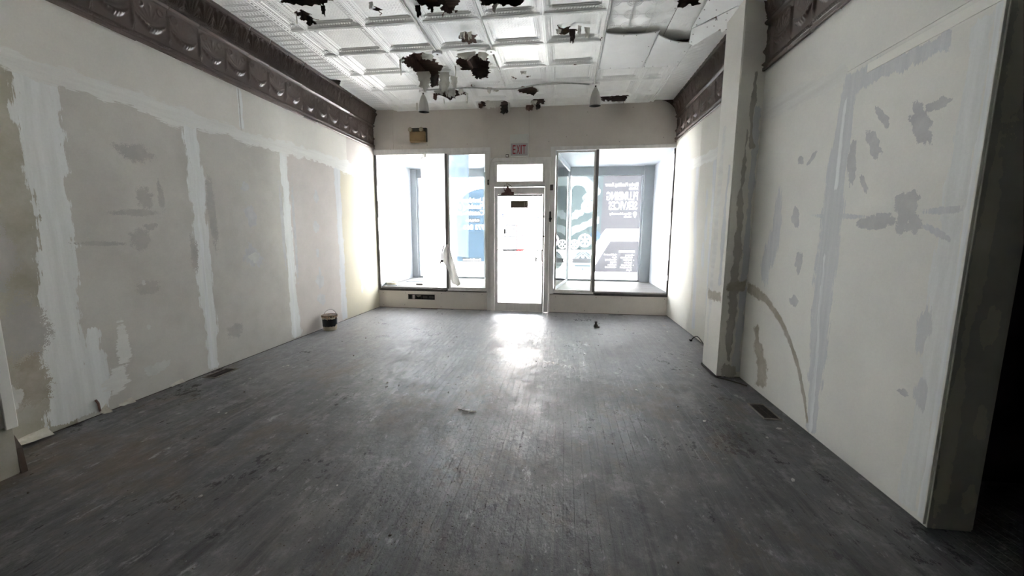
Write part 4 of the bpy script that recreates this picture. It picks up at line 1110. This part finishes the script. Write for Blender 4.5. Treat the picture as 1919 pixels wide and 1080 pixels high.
# contacts, latch, closer and wires round the door
t = thing('alarm_contact', 'small dark switch box on the post left of the door', 'switch', (-1.372, BY-.014, 2.28))
add('housing', box(-1.384, -1.355, BY-.045, BY-.0145, 2.30, 2.39, .004), 'metal_dk', t); add('button', box(-1.376, -1.363, BY-.050, BY-.044, 2.325, 2.365, .002), 'metal_fr', t)
t = thing('switch_box', 'dark switch box on the post right of the transom', 'switch', (-.235, BY-.014, 2.2))
add('housing', box(-.262, -.208, BY-.05, BY-.0225, 2.195, 2.292, .004), 'metal_dk', t); add('cover', box(-.252, -.214, BY-.055, BY-.049, 2.21, 2.28, .003), 'alu_dk', t)
t = thing('bolt_latch', 'black sliding bolt latch on the post right of the door', 'latch', (-.245, BY-.014, 1.65))
add('plate', box(-.268, -.236, BY-.032, BY-.0225, 1.645, 1.825, .003), 'black', t)
add('bolt', tube([(-.252, BY-.04, 1.65), (-.252, BY-.04, 1.83)], .010, 8), 'black', t)
add('knob', lathe([(.012, 0), (.026, -.008), (.026, -.018), (.012, -.024)], (-.248, BY-.034, 1.70), 14, 'y'), 'black', t)
t = thing('door_closer', 'rusty remains of a door closer bracket on the top rail', 'door hardware', (-1.02, BY-.02, 2.11))
add('arm_body', prism([(-1.13, 2.118), (-.90, 2.112), (-.90, 2.165), (-.945, 2.172), (-.95, 2.21), (-.985, 2.225), (-1.0, 2.27), (-1.025, 2.268), (-1.035, 2.215), (-1.06, 2.20), (-1.06, 2.165), (-1.12, 2.15)], 'y', BY-.085, BY-.056), 'rust', t)
add('spring_arm', tube([(-1.02, BY-.06, 2.26), (-1.03, BY-.07, 2.32), (-.98, BY-.06, 2.29), (-.93, BY-.05, 2.25)], .006, 6), 'rust', t)
add('link_arm', tube([(-1.07, BY-.05, 2.18), (-1.08, BY-.055, 2.25), (-1.07, BY-.05, 2.28)], .006, 6), 'rust', t)
add('pivot', lathe([(.014, 0), (.014, -.02), (.008, -.026)], (-1.01, BY-.055, 2.19), 12, 'y'), 'rust', t)
t = thing('wire_clip', 'small open junction box with white wire beside the exit sign', 'junction box', (-1.03, BY, 2.79))
add('box_back', frame_rect(-1.055, -1.005, 2.775, 2.825, .006, BY-.03, BY-.001, .001), 'metal_dk', t)
add('terminal', box(-1.046, -1.022, BY-.036, BY-.002, 2.788, 2.814, .003), 'white_enamel', t)
solo('door_wire', tube(smooth_path([(-1.055, BY-.015, 2.80), (-1.18, BY-.02, 2.795), (-1.27, BY-.024, 2.765), (-1.318, BY-.028, 2.70), (-1.345, BY-.024, 2.6), (-1.352, BY-.022, 2.4), (-1.365, BY-.022, 1.6), (-1.37, BY-.022, .8), (-1.372, BY-.024, .45), (-1.395, BY-.03, .30), (-1.43, BY-.035, .18), (-1.44, BY-.034, .08), (-1.436, BY-.03, .012)]), .008, 6), 'wire', 'white wire running from the exit sign down the left door post', 'wire', smooth=True)

# mini blind and hanging sign behind the door glass
t = thing('mini_blind', 'white venetian mini blind hanging on the glass of the front door', 'blind', (-.79, BY-.04, .5))
add('head_rail', box(-1.195, -.392, BY-.052, BY-.022, 2.098, 2.124, .003), 'alu_mid', t)
slat = None
for k in range(72):
    zz = .53+k*.0218
    if slat is None:
        V, F = [], []
        for xx in (-1.18, -.455):
            for q, dz in ((-.0125, -.001), (0, .0015), (.0125, -.001)): V.append((xx, BY-.037+q, zz+dz-.006*q/.0125*.6))
        F = [(0, 1, 4, 3), (1, 2, 5, 4)]
        slat = add('slat', (V, F), 'blind', t, smooth=True)
    else:
        o = slat.copy(); COL.objects.link(o); o.location = (0, 0, k*.0218); o.parent = t
add('bottom_rail', box(-1.185, -.445, BY-.048, BY-.028, .500, .514, .003), 'alu_mid', t)
for xx in (-1.13, -.48): add('ladder_cord', tube([(xx, BY-.052, .51), (xx, BY-.052, 2.10)], .0018, 4), 'wire', t)
add('ladder_tape', cat(*[box(-.470-.008*(k % 2), -.452+.006*((k*7) % 3), BY-.054, BY-.050, .62+k*.0218, .628+k*.0218) for k in range(66)]), 'alu_mid', t, kind='stuff')
add('tilt_wand', tube([(-1.102, BY-.06, 2.10), (-1.10, BY-.062, 1.43)], .0045, 6), 'alu_dk', t)
add('cord_tassel', lathe([(.006, .0), (.013, .01), (.012, .07), (.005, .08)], (-1.062, BY-.062, 1.432), 8), 'metal_fr', t)
add('cord_knot', lathe([(.006, 0), (.016, .02), (.014, .07), (.004, .10)], (-.49, BY-.06, .93), 8), 'metal_fr', t)
t = thing('hanging_sign', 'small dark rectangular sign hung in the glass of the front door', 'sign', (-.80, BY-.06, 1.89))
add('plate', box(-.957, -.648, BY-.070, BY-.064, 1.892, 2.014, .002), 'plate', t)
V, F = [], []
for s, xa, w_ in (('1', -.722, .012), ('S', -.690, .036)):
    for p in text_polys(s, xa+w_ if s == 'S' else xa+.01, 1.908, w_, .088, mirror=(s == 'S')):
        n = len(V); V += [(q[0], BY-.0712, q[1]) for q in p]; F.append(tuple(range(n, n+len(p))))
add('digits', (V, F), 'plate_lt', t)
add('thin_frame', frame_rect(-.957, -.648, 1.892, 2.014, .006, BY-.0722, BY-.0702, .0008), 'metal_dk', t)

# =================================================================== PRINTED WINDOW FILMS
yP = GY+.027
t = thing('plumbing_poster', 'large grey window poster for plumbing services, seen mirrored in right window', 'poster', (.9, yP, .6))
LAV = [(.826, 2.70), (1.634, 2.70), (1.630, 1.56), (.909, 1.56), (.727, 1.274), (.826, 1.9)]
ly = [('backing', 'vinyl_lav', [[(.143, .605), (1.630, .605), (1.634, 2.70), (.143, 2.70)]]),
      ('picture_field', 'vinyl_teal', [[(.15, 1.10), (.70, 1.10), (.80, 1.5), (.826, 2.70), (.143, 2.70)]]),
      ('light_band', 'vinyl_white', [[(.909, 1.557), (1.63, 1.56), (1.628, 1.29), (1.016, 1.288), (.70, .74), (.66, .605), (.15, .605), (.15, 1.09), (.70, 1.09), (.72, 1.274)]])]
pipes = [[(.147, 2.69), (.446, 2.69), (.54, 2.62), (.62, 2.536), (.70, 2.47), (.773, 2.398), (.775, 2.36), (.755, 2.304), (.61, 2.199), (.505, 2.157), (.46, 2.15), (.397, 2.179), (.374, 2.243), (.42, 2.30), (.478, 2.348), (.445, 2.39), (.432, 2.433), (.38, 2.475), (.324, 2.497), (.27, 2.51), (.217, 2.498), (.18, 2.465), (.155, 2.414)],
         disc(.499, 2.045, .142), [(.164, 1.901), (.215, 1.93), (.23, 1.975), (.29, 1.975), (.30, 1.96), (.371, 1.987), (.428, 1.90), (.40, 1.85), (.33, 1.83), (.30, 1.80), (.279, 1.77), (.22, 1.775), (.168, 1.75)],
         [(.165, 1.598), (.26, 1.64), (.348, 1.650), (.40, 1.70), (.50, 1.72), (.56, 1.77), (.68, 1.81), (.76, 1.83), (.76, 1.68), (.629, 1.625), (.52, 1.60), (.46, 1.55), (.395, 1.525), (.34, 1.49), (.27, 1.475), (.17, 1.40)]]
ly.append(('pipe_picture', 'vinyl_ice', pipes))
ly.append(('pipe_shade', 'vinyl_teal', [disc(.505, 2.05, .012, n=10), [(.40, 2.19), (.44, 2.195), (.43, 2.21), (.40, 2.205)]]))
ly.append(('drop', 'vinyl_blue', [disc(.69, 1.405, .115)]))
def wheel(cx, cz, r):
    P = ring(cx, cz, r*.74, r, 28)
    for k in range(6):
        a = math.pi/6+k*math.pi/3; c, s = math.cos(a), math.sin(a); w = r*.085
        P.append([(cx+c*r*.1-s*w, cz+s*r*.1+c*w), (cx+c*r*.78-s*w*1.5, cz+s*r*.78+c*w*1.5), (cx+c*r*.78+s*w*1.5, cz+s*r*.78-c*w*1.5), (cx+c*r*.1+s*w, cz+s*r*.1-c*w)])
    return P+[disc(cx, cz, r*.17, n=12)]
ly.append(('valve_wheels', 'vinyl_white', wheel(.462, 1.300, .150)+[q for q in wheel(.235, 1.215, .105) if min(p[0] for p in q) > .152]))
ly.append(('lettering', 'vinyl_white', text_polys('Blevins Plumbing, Sewer', 1.562, 2.478, .70, .068, bold=.02)+text_polys('& Drain', 1.560, 2.400, .185, .058, bold=.02)
   + text_polys('PLUMBING', 1.562, 2.180, .660, .170, bold=.012)+text_polys('SERVICES', 1.558, 1.975, .604, .170, bold=.012)
   + text_polys('Chicago & Surrounding', 1.444, 1.868, .46, .045, bold=.012)+text_polys('suburbs', 1.444, 1.806, .155, .042, bold=.012)
   + [disc(1.517, 1.890, .040, n=20)+[], [(1.480, 1.873), (1.554, 1.873), (1.518, 1.795)]]))
ly.append(('pin_hole', 'vinyl_mid', [disc(1.517, 1.890, .009, n=10)]))
sm = [[(1.545, 1.085), (1.445, 1.085), (1.445, 1.045), (1.545, 1.045)], [(1.438, 1.085), (1.217, 1.085), (1.217, 1.045), (1.438, 1.045)]]
for s, xa, zz, w_ in (('Emergency', 1.505, .972, .15), ('Plumbing Service', 1.505, .918, .25), ('Water Heater', 1.505, .862, .19), ('Installation', 1.500, .806, .165), ('Water, Sewer, &', 1.500, .752, .225), ('Gas Installation &', 1.500, .698, .255), ('Repairs', 1.500, .644, .11),
      ('\u2022 Leak Detection &', 1.172, .978, .285), ('Repair', 1.165, .922, .095), ('\u2022 Drain Cleaning', 1.170, .866, .245), ('\u2022 Fixture', 1.168, .810, .135), ('Installation', 1.165, .754, .18), ('\u2022 Flood Control', 1.165, .700, .235)):
    sm += text_polys(s, xa, zz, w_, .034, bold=.012)
for zz in (.985, .875, .765): sm.append(disc(1.535, zz, .009, n=8))
ly.append(('service_list', 'vinyl_white', sm))
bc = (.433, .845)
ly.append(('badge_disc', 'vinyl_ice', [disc(bc[0], bc[1], .215, n=40)]))
ly.append(('badge_rays', 'vinyl_badge', [[(.24, .90), (.433, 1.045), (.626, .90), (.60, .90), (.433, 1.020), (.266, .90)], [(.28, .98), (.345, 1.045), (.40, 1.05), (.30, .955)], [(.586, .98), (.521, 1.045), (.466, 1.05), (.566, .955)], [(.24, .75), (.626, .75), (.61, .72), (.255, .72)]]))
ly.append(('badge_ribbon', 'vinyl_lav', [[(.185, .895), (.68, .895), (.66, .85), (.68, .80), (.185, .80), (.205, .85)]]))
ly.append(('badge_house', 'vinyl_mid', [[(.335, .897), (.433, 1.005), (.531, .897)]]))
ly.append(('badge_panes', 'vinyl_white', [[(.433+dx-.012, zz-.012), (.433+dx+.012, zz-.012), (.433+dx+.012, zz+.012), (.433+dx-.012, zz+.012)] for dx in (-.016, .016) for zz in (.922, .953)]))
ly.append(('badge_flame', 'vinyl_badge', [[(.412, .64), (.453, .64), (.445, .665), (.433, .70), (.421, .665)]]))
printed_film(t, yP, ly)

t = thing('construction_poster', 'sky blue window poster with arched top, seen mirrored in left window', 'poster', (-2.1, yP, .78))
arch = [(-2.47, .79), (-1.812, .79), (-1.808, 2.446)]+[(-1.86-.62*math.sin(a), 1.90+.545*math.cos(a)) for a in [i*math.pi/2/12 for i in range(0, 13)]]
ly = [('backing', 'vinyl_white', [[(-2.75, .77), (-1.812, .77), (-1.806, 2.64), (-2.75, 2.64)]]), ('blue_arch', 'vinyl_blue', [arch])]
tx = []
for s, xa, zz, w_, h_ in (('Limitless', -1.822, 2.145, .53, .105), ('Plumbing &', -1.822, 2.005, .62, .105), ('Construction', -1.822, 1.863, .74, .105), ('773 868', -1.822, 1.535, .48, .105)):
    tx += text_polys(s, xa, zz, w_, h_, bold=.02)
ly.append(('lettering', 'vinyl_white', tx))
ly.append(('grey_tabs', 'vinyl_mid', [[(-2.33, 1.69), (-1.915, 1.69), (-1.915, 1.785), (-2.33, 1.785)], [(-2.345, .795), (-1.888, .795), (-1.888, .885), (-2.345, .885)], [(-2.4, 1.388), (-1.86, 1.388), (-1.86, 1.395), (-2.4, 1.395)]]))
tx = text_polys('Call Us Now', -1.935, 1.715, .33, .05, bold=.02)+text_polys('Free Estimates', -1.902, .815, .42, .05, bold=.02)
ly.append(('tab_lettering', 'vinyl_white', tx))
tx = text_polys('Our Services', -1.838, 1.43, .42, .055)
for k, (s, w_) in enumerate((('Emergency Plumbing', .42), ('New water service', .38), ('New sewer lines', .36), ('Remodeling', .3), ('New water heater', .37), ('repair', .12), ('Sump pump & sewer', .4), ('New fixtures', .3))): tx += text_polys(s, -1.925, 1.325-.054*k, w_*.8, .026)
ly.append(('service_list', 'vinyl_mid', tx))
printed_film(t, yP-.001, ly)

# loose films hung inside the left window
def hang_sheet(P, fn, nx=18, ny=30):
    """P: corners (x,z) tl,tr,br,bl; fn(s,t)->y"""
    V, F = [], []
    for i in range(nx+1):
        for j in range(ny+1):
            s, t_ = i/nx, j/ny
            a = [P[0][k]*(1-s)+P[1][k]*s for k in (0, 1)]; b_ = [P[3][k]*(1-s)+P[2][k]*s for k in (0, 1)]
            V.append((a[0]*(1-t_)+b_[0]*t_, fn(s, t_), a[1]*(1-t_)+b_[1]*t_))
            if i and j: q = i*(ny+1)+j; F.append((q-ny-2, q-1, q, q-ny-1))
    return V, F
solo('plastic_film', hang_sheet([(-2.125, 2.845), (-1.745, 2.865), (-1.762, .985), (-2.13, 1.02)], lambda s, t_: BY+.062+.006*math.sin(9*s+3*t_)), 'film', 'cloudy bluish plastic film hanging behind the left window pane nearest the door', 'plastic sheet', smooth=True)
t = thing('torn_film', 'torn white plastic film hanging in the wide pane of the left window', 'plastic sheet', (-2.42, BY+.07, .4))
add('upper_sheet', hang_sheet([(-2.66, 2.83), (-2.18, 2.845), (-2.20, 1.22), (-2.645, 1.19)], lambda s, t_: BY+.070+.012*math.sin(8*s+4*t_)), 'film2', t, smooth=True)
add('lower_sheet', hang_sheet([(-2.66, 1.17), (-2.19, 1.215), (-2.19, .405), (-2.665, .405)], lambda s, t_: BY+.075+.02*math.sin(11*s+2*t_)*t_), 'film2', t, smooth=True)
add('folded_corner', ([(-2.535, BY-.012, 2.935), (-2.515, BY-.014, 2.925), (-2.515, BY-.03, 2.80), (-2.56, BY-.02, 2.80), (-2.66, BY+.05, 2.77), (-2.60, BY+.02, 2.87)], [(0, 1, 2, 3), (0, 3, 4, 5)]), 'cloth', t)
add('torn_edge', tube(smooth_path([(-2.655, BY+.065, 2.75), (-2.662, BY+.068, 2.3), (-2.640, BY+.066, 1.9), (-2.648, BY+.066, 1.5), (-2.635, BY+.068, 1.22), (-2.55, BY+.066, 1.20), (-2.45, BY+.068, 1.22), (-2.30, BY+.066, 1.205), (-2.2, BY+.06, 1.235)], 4), .004, 5), 'compound_h' if False else 'cloth', t)
t = thing('limp_sheet', 'limp white sheet draped over the left window mullion', 'plastic sheet', (-2.05, BY-.05, .47))
V, F = [], []
rows = [(1.225, -2.155, -2.125), (1.12, -2.215, -2.085), (1.0, -2.235, -2.05), (.92, -2.235, -2.02), (.82, -2.16, -1.985), (.72, -2.115, -1.965), (.60, -2.095, -1.93), (.50, -2.06, -1.905), (.465, -1.99, -1.93)]
for i, (zz, xa, xb) in enumerate(rows):
    for k in range(9):
        s = k/8; V.append((xa+(xb-xa)*s, BY-.035-.022*math.sin(s*7+i*.4)-.01*math.sin(3*s), zz+.01*math.sin(5*s+i)))
        if i and k: q = i*9+k; F.append((q-10, q-9, q, q-1))
add('drape', (V, F), 'cloth', t, smooth=True)
add('dark_strap', tube(smooth_path([(-2.185, BY-.062, 1.235), (-2.215, BY-.064, 1.17), (-2.235, BY-.066, 1.07), (-2.245, BY-.066, .95)]), .010, 6), 'alu_dk', t)
add('clamp', cat(box(-2.275, -2.225, BY-.075, BY-.05, .90, .945, .006), box(-2.285, -2.262, BY-.07, BY-.055, .875, .91, .004)), 'metal_dk', t)
# bits left on the display floors
t = thing('tape_roll', 'pale roll lying on a board in the left display window', 'roll', (-3.40, 7.42, SILL+.012))
add('roll', lathe([(.055, .013), (.105, .013), (.110, .02), (.110, .055), (.105, .062), (.055, .062), (.055, .013)], (-3.40, 7.42, SILL+.012), 28, cap=False), 'drip' if False else 'panel_cream', t)
add('base_board', box(-3.50, -3.24, 7.30, 7.54, SILL+.0125, SILL+.0245, .003), 'white_wall', t)
solo('wood_offcut', box(-2.93, -2.80, 7.50, 7.56, SILL+.0125, SILL+.04, .004), 'metal_fr', 'small dark offcut lying on the left display floor', 'offcut')
t = thing('board_stack', 'thin white board lying flat at the back of left display floor', 'board', (-3.1, 8.1, SILL+.012))
add('lower_board', box(-3.35, -2.70, 8.02, 8.30, SILL+.0125, SILL+.028, .003), 'white_wall', t); add('upper_board', box(-3.2, -2.66, 8.06, 8.24, SILL+.0285, SILL+.043, .003), 'white_wall', t)

# =================================================================== CEILING FITTINGS
def spot(x, label, tilt):
    y = 6.225
    t = thing('spotlight', label, 'lamp', (x, y, H-.06), 'bullet spotlights by the shop front')
    add('canopy', lathe([(.062, -.055), (.066, -.045), (.062, -.018), (.055, -.012)], (x, y, H), 24), 'white_enamel', t)
    add('stem', tube([(x, y, H-.05), (x, y, H-.08)], .012, 8), 'metal_dk', t)
    T0 = Matrix.Translation((x, y, H-.075)) @ Matrix.Rotation(math.radians(tilt), 4, 'X')
    pr_ = [(.010, 0), (.022, -.012), (.042, -.05), (.060, -.10), (.072, -.155), (.079, -.21), (.081, -.250), (.085, -.252), (.085, -.260), (.078, -.260), (.072, -.22), (.05, -.13), (.0, -.10)]
    V, F = lathe(pr_, (0, 0, 0), 28, cap=False); V = [tuple(T0 @ Vector(v)) for v in V]
    sh = add('shade', (V, F[:28*8]), 'lamp_shell', t, smooth=True)
    Fi = F[28*8:]; us = sorted({i for f in Fi for i in f}); mp = {i: k for k, i in enumerate(us)}
    add('inner_reflector', ([V[i] for i in us], [tuple(mp[i] for i in f) for f in Fi]), 'black', sh, smooth=True)
    V, F = lathe([(.022, -.02), (.026, -.07), (.0, -.085)], (0, 0, -.13), 14, cap=False); V = [tuple(T0 @ Vector(v)) for v in V]
    add('bulb', (V, F), 'lens', sh, smooth=True)
spot(-2.232, 'bullet spotlight hanging under torn ceiling, the left of the two', 4)
spot(.412, 'bullet spotlight on a white canopy at the conduit end, the right of the two', 4)
def jbox(x, y, label):
    t = thing('junction_box', label, 'junction box', (x, y, H-.05), 'white ceiling junction boxes')
    add('cover', lathe([(.058, -.066), (.062, -.060), (.062, -.034), (.056, -.03)], (x, y, H), 18), 'white_enamel', t)
    add('knockout', lathe([(.012, -.071), (.012, -.0665)], (x+.005, y-.01, H), 10), 'metal_fr', t)
jbox(-1.59, 4.965, 'white round junction box on the ceiling, left one beside the large tears')
jbox(-.925, 4.975, 'white round junction box on the ceiling, right one at the centre conduit')
solo('conduit', tube([(.387, 1.0, H-.045), (.387, 3.0, H-.045), (.389, 6.17, H-.045)], .013, 8), 'conduit', 'painted conduit running along the ceiling to the right spotlight', 'conduit', smooth=True)
solo('conduit', tube([(-.90, 1.0, H-.045), (-.905, 4.9, H-.045)], .013, 8), 'conduit', 'painted conduit along the ceiling to the centre junction box', 'conduit', smooth=True)
solo('conduit', tube([(-.915, 5.05, H-.045), (-.92, 6.10, H-.045)], .013, 8), 'conduit', 'short painted conduit between centre junction box and cross cable', 'conduit', smooth=True)
solo('conduit', tube([(-1.585, 3.2, H-.045), (-1.588, 4.88, H-.045)], .012, 8), 'conduit', 'painted conduit along the ceiling to the left junction box', 'conduit', smooth=True)
solo('ceiling_cable', tube(smooth_path([(-2.22, 6.16, H-.04), (-1.75, 6.115, H-.05), (-1.45, 6.105, H-.05), (-1.15, 6.18, H-.055), (-.92, 6.20, H-.06), (-.70, 6.20, H-.055), (-.45, 6.12, H-.05), (0., 6.12, H-.045), (.33, 6.20, H-.045)]), .011, 8), 'conduit', 'wavy painted cable crossing the ceiling between the two spotlights', 'cable', smooth=True)

# =================================================================== FLOOR FITTINGS
def register(x0, x1, y0, y1, label, op):
    t = thing('floor_register', label, 'vent', ((x0+x1)/2, (y0+y1)/2, .001))
    add('frame', cat(box(x0, x0+.014, y0, y1, .0012, .009, .002), box(x1-.014, x1, y0, y1, .0012, .009, .002), box(x0+.014, x1-.014, y0, y0+.016, .0012, .009, .002), box(x0+.014, x1-.014, y1-.016, y1, .0012, .009, .002)), 'metal_fr', t)
    add('duct', box(x0+.014, x1-.014, y0+.016, y1-.016, .0012, .0022), 'void', t)
    n = int((y1-y0-.03)/.016)
    for k in range(n):
        yy = y0+.020+k*.016; add('louvre', ([(x0+.014, yy, .003), (x1-.014, yy, .003), (x1-.014, yy+.007, .0072), (x0+.014, yy+.007, .0072)], [(0, 1, 2, 3)]), 'metal_dk', t)
    add('centre_bar', box((x0+x1)/2-.003, (x0+x1)/2+.003, y0+.016, y1-.016, .0065, .0082), 'metal_dk', t)
register(-3.475, -3.335, 3.25, 3.53, 'dark floor register at the foot of the left wall', 0)
register(1.565, 1.70, 3.095, 3.385, 'dark floor register by the near right wall', 0)
for nm, x0, x1, yy in (('left knee wall', -2.68, -2.36, 7.085), ('right knee wall', .83, 1.07, 7.06)):
    t = thing('slot_vent', 'narrow dark slot in the floor against the '+nm, 'vent', ((x0+x1)/2, yy, .001))
    add('slot', box(x0, x1, yy-.012, yy+.012, .0012, .0022), 'void', t)
    add('rim', cat(box(x0-.006, x1+.006, yy-.018, yy-.012, .0012, .004, .001), box(x0-.006, x1+.006, yy+.012, yy+.018, .0012, .004, .001)), 'metal_dk', t)
    add('bridge', box((x0+x1)/2+.01, (x0+x1)/2+.03, yy-.013, yy+.013, .0023, .0045, .001), 'metal_fr', t)
t = thing('floor_cable', 'dark loose cable lying round the foot of the right pier', 'cable', (1.6, 4.2, 0))
add('cord', tube(smooth_path([(1.735, 5.43, .008), (1.785, 5.45, .05), (1.80, 5.37, .075), (1.805, 5.22, .05), (1.795, 5.08, .012), (1.72, 4.85, .008), (1.60, 4.52, .008), (1.535, 4.40, .009), (1.530, 4.2, .009), (1.538, 4.02, .009), (1.60, 3.95, .009), (1.69, 3.86, .009), (1.74, 3.79, .009)]), .0065, 6), 'wire_dk', t, smooth=True)
add('plug', cat(box(1.715, 1.745, 5.40, 5.445, .002, .022, .004)), 'black', t)
add('white_tip', lathe([(.008, 0), (.010, .02), (.006, .035)], (1.797, 5.09, .013), 8), 'white_enamel', t)
t = thing('pipe_stub', 'small dark metal fitting lying on the floor by the right window', 'fitting', (.524, 6.03, 0))
add('cap', lathe([(.026, .001), (.034, .012), (.032, .04), (.018, .052), (.016, .075), (.022, .080), (.020, .094), (.0, .098)], (.52, 6.03, 0), 14, cap=False), 'metal_dk', t)
add('foot', box(.535, .575, 6.0, 6.03, .0012, .022, .006), 'metal_dk', t)

# crumbs of plaster, paint and grit
def crumb(seed, r, h):
    R = random.Random(seed); n = R.randint(5, 7)
    P = [(r*R.uniform(.6, 1.1)*math.cos(2*math.pi*k/n), r*R.uniform(.45, 1.)*math.sin(2*math.pi*k/n)) for k in range(n)]
    V = [(x, y, 0) for x, y in P]+[(x*.85, y*.85, h*R.uniform(.5, 1)) for x, y in P]+[(0, 0, h)]
    F = [tuple(range(n-1, -1, -1))]+[(i, (i+1) % n, (i+1) % n+n, i+n) for i in range(n)]+[(i+n, (i+1) % n+n, 2*n) for i in range(n)]
    return V, F
protos = {k: [] for k in ('chip', 'chip_dk')}
for k in protos:
    for s in range(5):
        me = mesh('paint_chip' if k == 'chip' else 'grit_lump', *crumb(s+(50 if k == 'chip_dk' else 0), 1, .35 if k == 'chip' else .8)); me.materials.append(MT[k]); protos[k].append(me)
R = random.Random(11)
SPOTS = [(-1.641, 3.391, .018), (.693, 3.55, .016), (-1.60, 3.30, .02), (-1.50, 3.34, .018), (-.80, 2.93, .02), (-.70, 2.90, .022), (1.35, 2.3, .02), (1.1, 3.0, .016), (-3.1, 3.1, .02), (-3.0, 3.3, .018), (-2.9, 3.7, .022), (-2.6, 2.6, .016), (-1.9, 1.7, .014), (1.6, 6.3, .035), (1.55, 5.9, .02), (1.6, 2.95, .025), (1.45, 2.8, .016), (-2.9, 5.8, .02)]
def litter(kind, n, name, label, cat_, group, rr):
    for i in range(n):
        if kind == 'chip' and i < len(SPOTS): x, y, r = SPOTS[i]
        else: x, y, r = R.uniform(-3.0, 1.45), R.uniform(1.5, 6.8)**1.0, R.uniform(*rr)
        o = bpy.data.objects.new(name, R.choice(protos[kind])); COL.objects.link(o)
        o.location = (x, y, .0012); o.rotation_euler = (0, 0, R.uniform(0, 6.28)); o.scale = (r, r*R.uniform(.6, 1), r)
        o['label'] = label; o['category'] = cat_; o['group'] = group
litter('chip', 28, 'paint_chip', 'small pale paint chip lying loose on the worn grey floor', 'paint chip', 'paint chips on the floor', (.006, .014))
litter('chip_dk', 26, 'grit_lump', 'small dark lump of grit on the worn grey floor', 'grit', 'grit lumps on the floor', (.005, .012))
V, F = [], []
for i in range(1900):
    r = R.uniform(.0015, .0045); x, y = R.uniform(-3.4, 1.6), R.uniform(1.15, 6.9)
    if R.random() < .45: x, y = R.gauss(-.9, .5), R.gauss(1.6, .35)
    if R.random() < .15: x = 1.72-abs(R.gauss(0, .05)); y = R.uniform(2.0, 4.0)
    y = max(1.1, y)
    cv, cf = crumb(R.randint(0, 30), r, r*.5); n = len(V)
    V += [(a+x, b_+y, c+.0012) for a, b_, c in cv]; F += [tuple(j+n for j in f) for f in cf]
o = add('floor_grit', (V, F), 'chip_dk', kind='stuff', label='fine dark grit scattered over the worn floor'); o['category'] = 'grit'
t = thing('plaster_flake', 'broken white plaster flake on the middle of the floor', 'plaster flake', (-.73, 2.9, 0))
V, F = [], []
for k in range(12):
    a = 2*math.pi*k/12; r = .05*(1+.35*math.sin(3*a+1)); V.append((-.73+r*1.2*math.cos(a), 2.90+r*.5*math.sin(a), .003+.006*math.sin(5*a)))
V.append((-.73, 2.895, .012)); F = [(k, (k+1) % 12, 12) for k in range(12)]
add('flake', (V, F), 'chip', t); add('paper_face', ([(-.76, 2.90, .0135), (-.71, 2.90, .0135), (-.715, 2.915, .013), (-.75, 2.915, .0135)], [(0, 1, 2, 3)]), 'white_enamel', t)

# =================================================================== OUTSIDE
structure('floor_entry', box(-1.8, .12, BY+.06, GY+.1, -.1, -.002), 'concrete')
structure('ceiling_entry', prism([(-1.38, BY+.05), (-.2, BY+.05), (.08, GY+.1), (-1.75, GY+.1)], 'z', 2.93, 2.97), 'white_wall')
structure('sidewalk', box(-14, 12, GY+.1, 12.2, -.25, -.02), 'concrete')
structure('street', box(-14, 12, 12.2, 21, -.3, -.16), 'asphalt')
structure('sidewalk_far', box(-14, 12, 21, 23.5, -.3, -.02), 'concrete')
structure('wall_front_upper', box(-6, 4.4, GY+.12, GY+.4, 2.95, 7), 'facade')
structure('wall_front_left_shop', box(-6, LX-.12, GY-.2, GY+.4, -.2, 2.95), 'facade')
structure('wall_front_right_shop', box(2.0, 4.4, GY-.2, GY+.4, -.2, 2.95), 'facade')
t = thing('building', 'pale two storey building across the street with a shuttered shop', 'building', (-2, 23.5, 0))
add('wall', box(-14, 12, 23.5, 25, -.1, 7.5), 'facade', t)
add('shop_sign', box(-3.7, -1.4, 23.40, 23.495, 2.45, 2.68, .01), 'sign_blue', t)
sh = add('shutter', box(-3.62, -2.85, 23.40, 23.495, .0, 2.25, .01), 'facade_grey', t)
for k in range(10): add('shutter_slat', box(-3.6, -2.87, 23.385, 23.399, .05+.22*k, .23+.22*k, .005), 'facade_grey', sh)
add('pink_panel', box(-2.82, -2.42, 23.40, 23.495, .3, 2.0, .01), 'pink', t)
add('door_post', box(-2.86, -2.80, 23.37, 23.495, 0, 2.6, .01), 'facade_grey', t)
add('ledge', box(-5, 3, 23.3, 23.495, 4.2, 4.35, .02), 'concrete', t)
for xx in (-9, -6.4, 0.4, 3.2, 6): 
    w = add('window', box(xx, xx+1.2, 23.44, 23.495, 4.7, 6.3, .01), 'glass_dk', t); add('window_frame', frame_rect(xx-.06, xx+1.26, 4.64, 6.36, .07, 23.40, 23.439), 'white_wall', w)
wl_ = thing('wall_lamp', 'small hooded lamp on the facade across the street', 'lamp', (-2.30, 23.3, 5.1))
add('hood', lathe([(.06, .16), (.20, .05), (.22, 0), (.20, 0)], (-2.30, 23.2, 5.05), 16), 'facade_grey', wl_); add('arm', tube([(-2.30, 23.2, 5.2), (-2.30, 23.49, 5.25)], .025, 6), 'facade_grey', wl_)
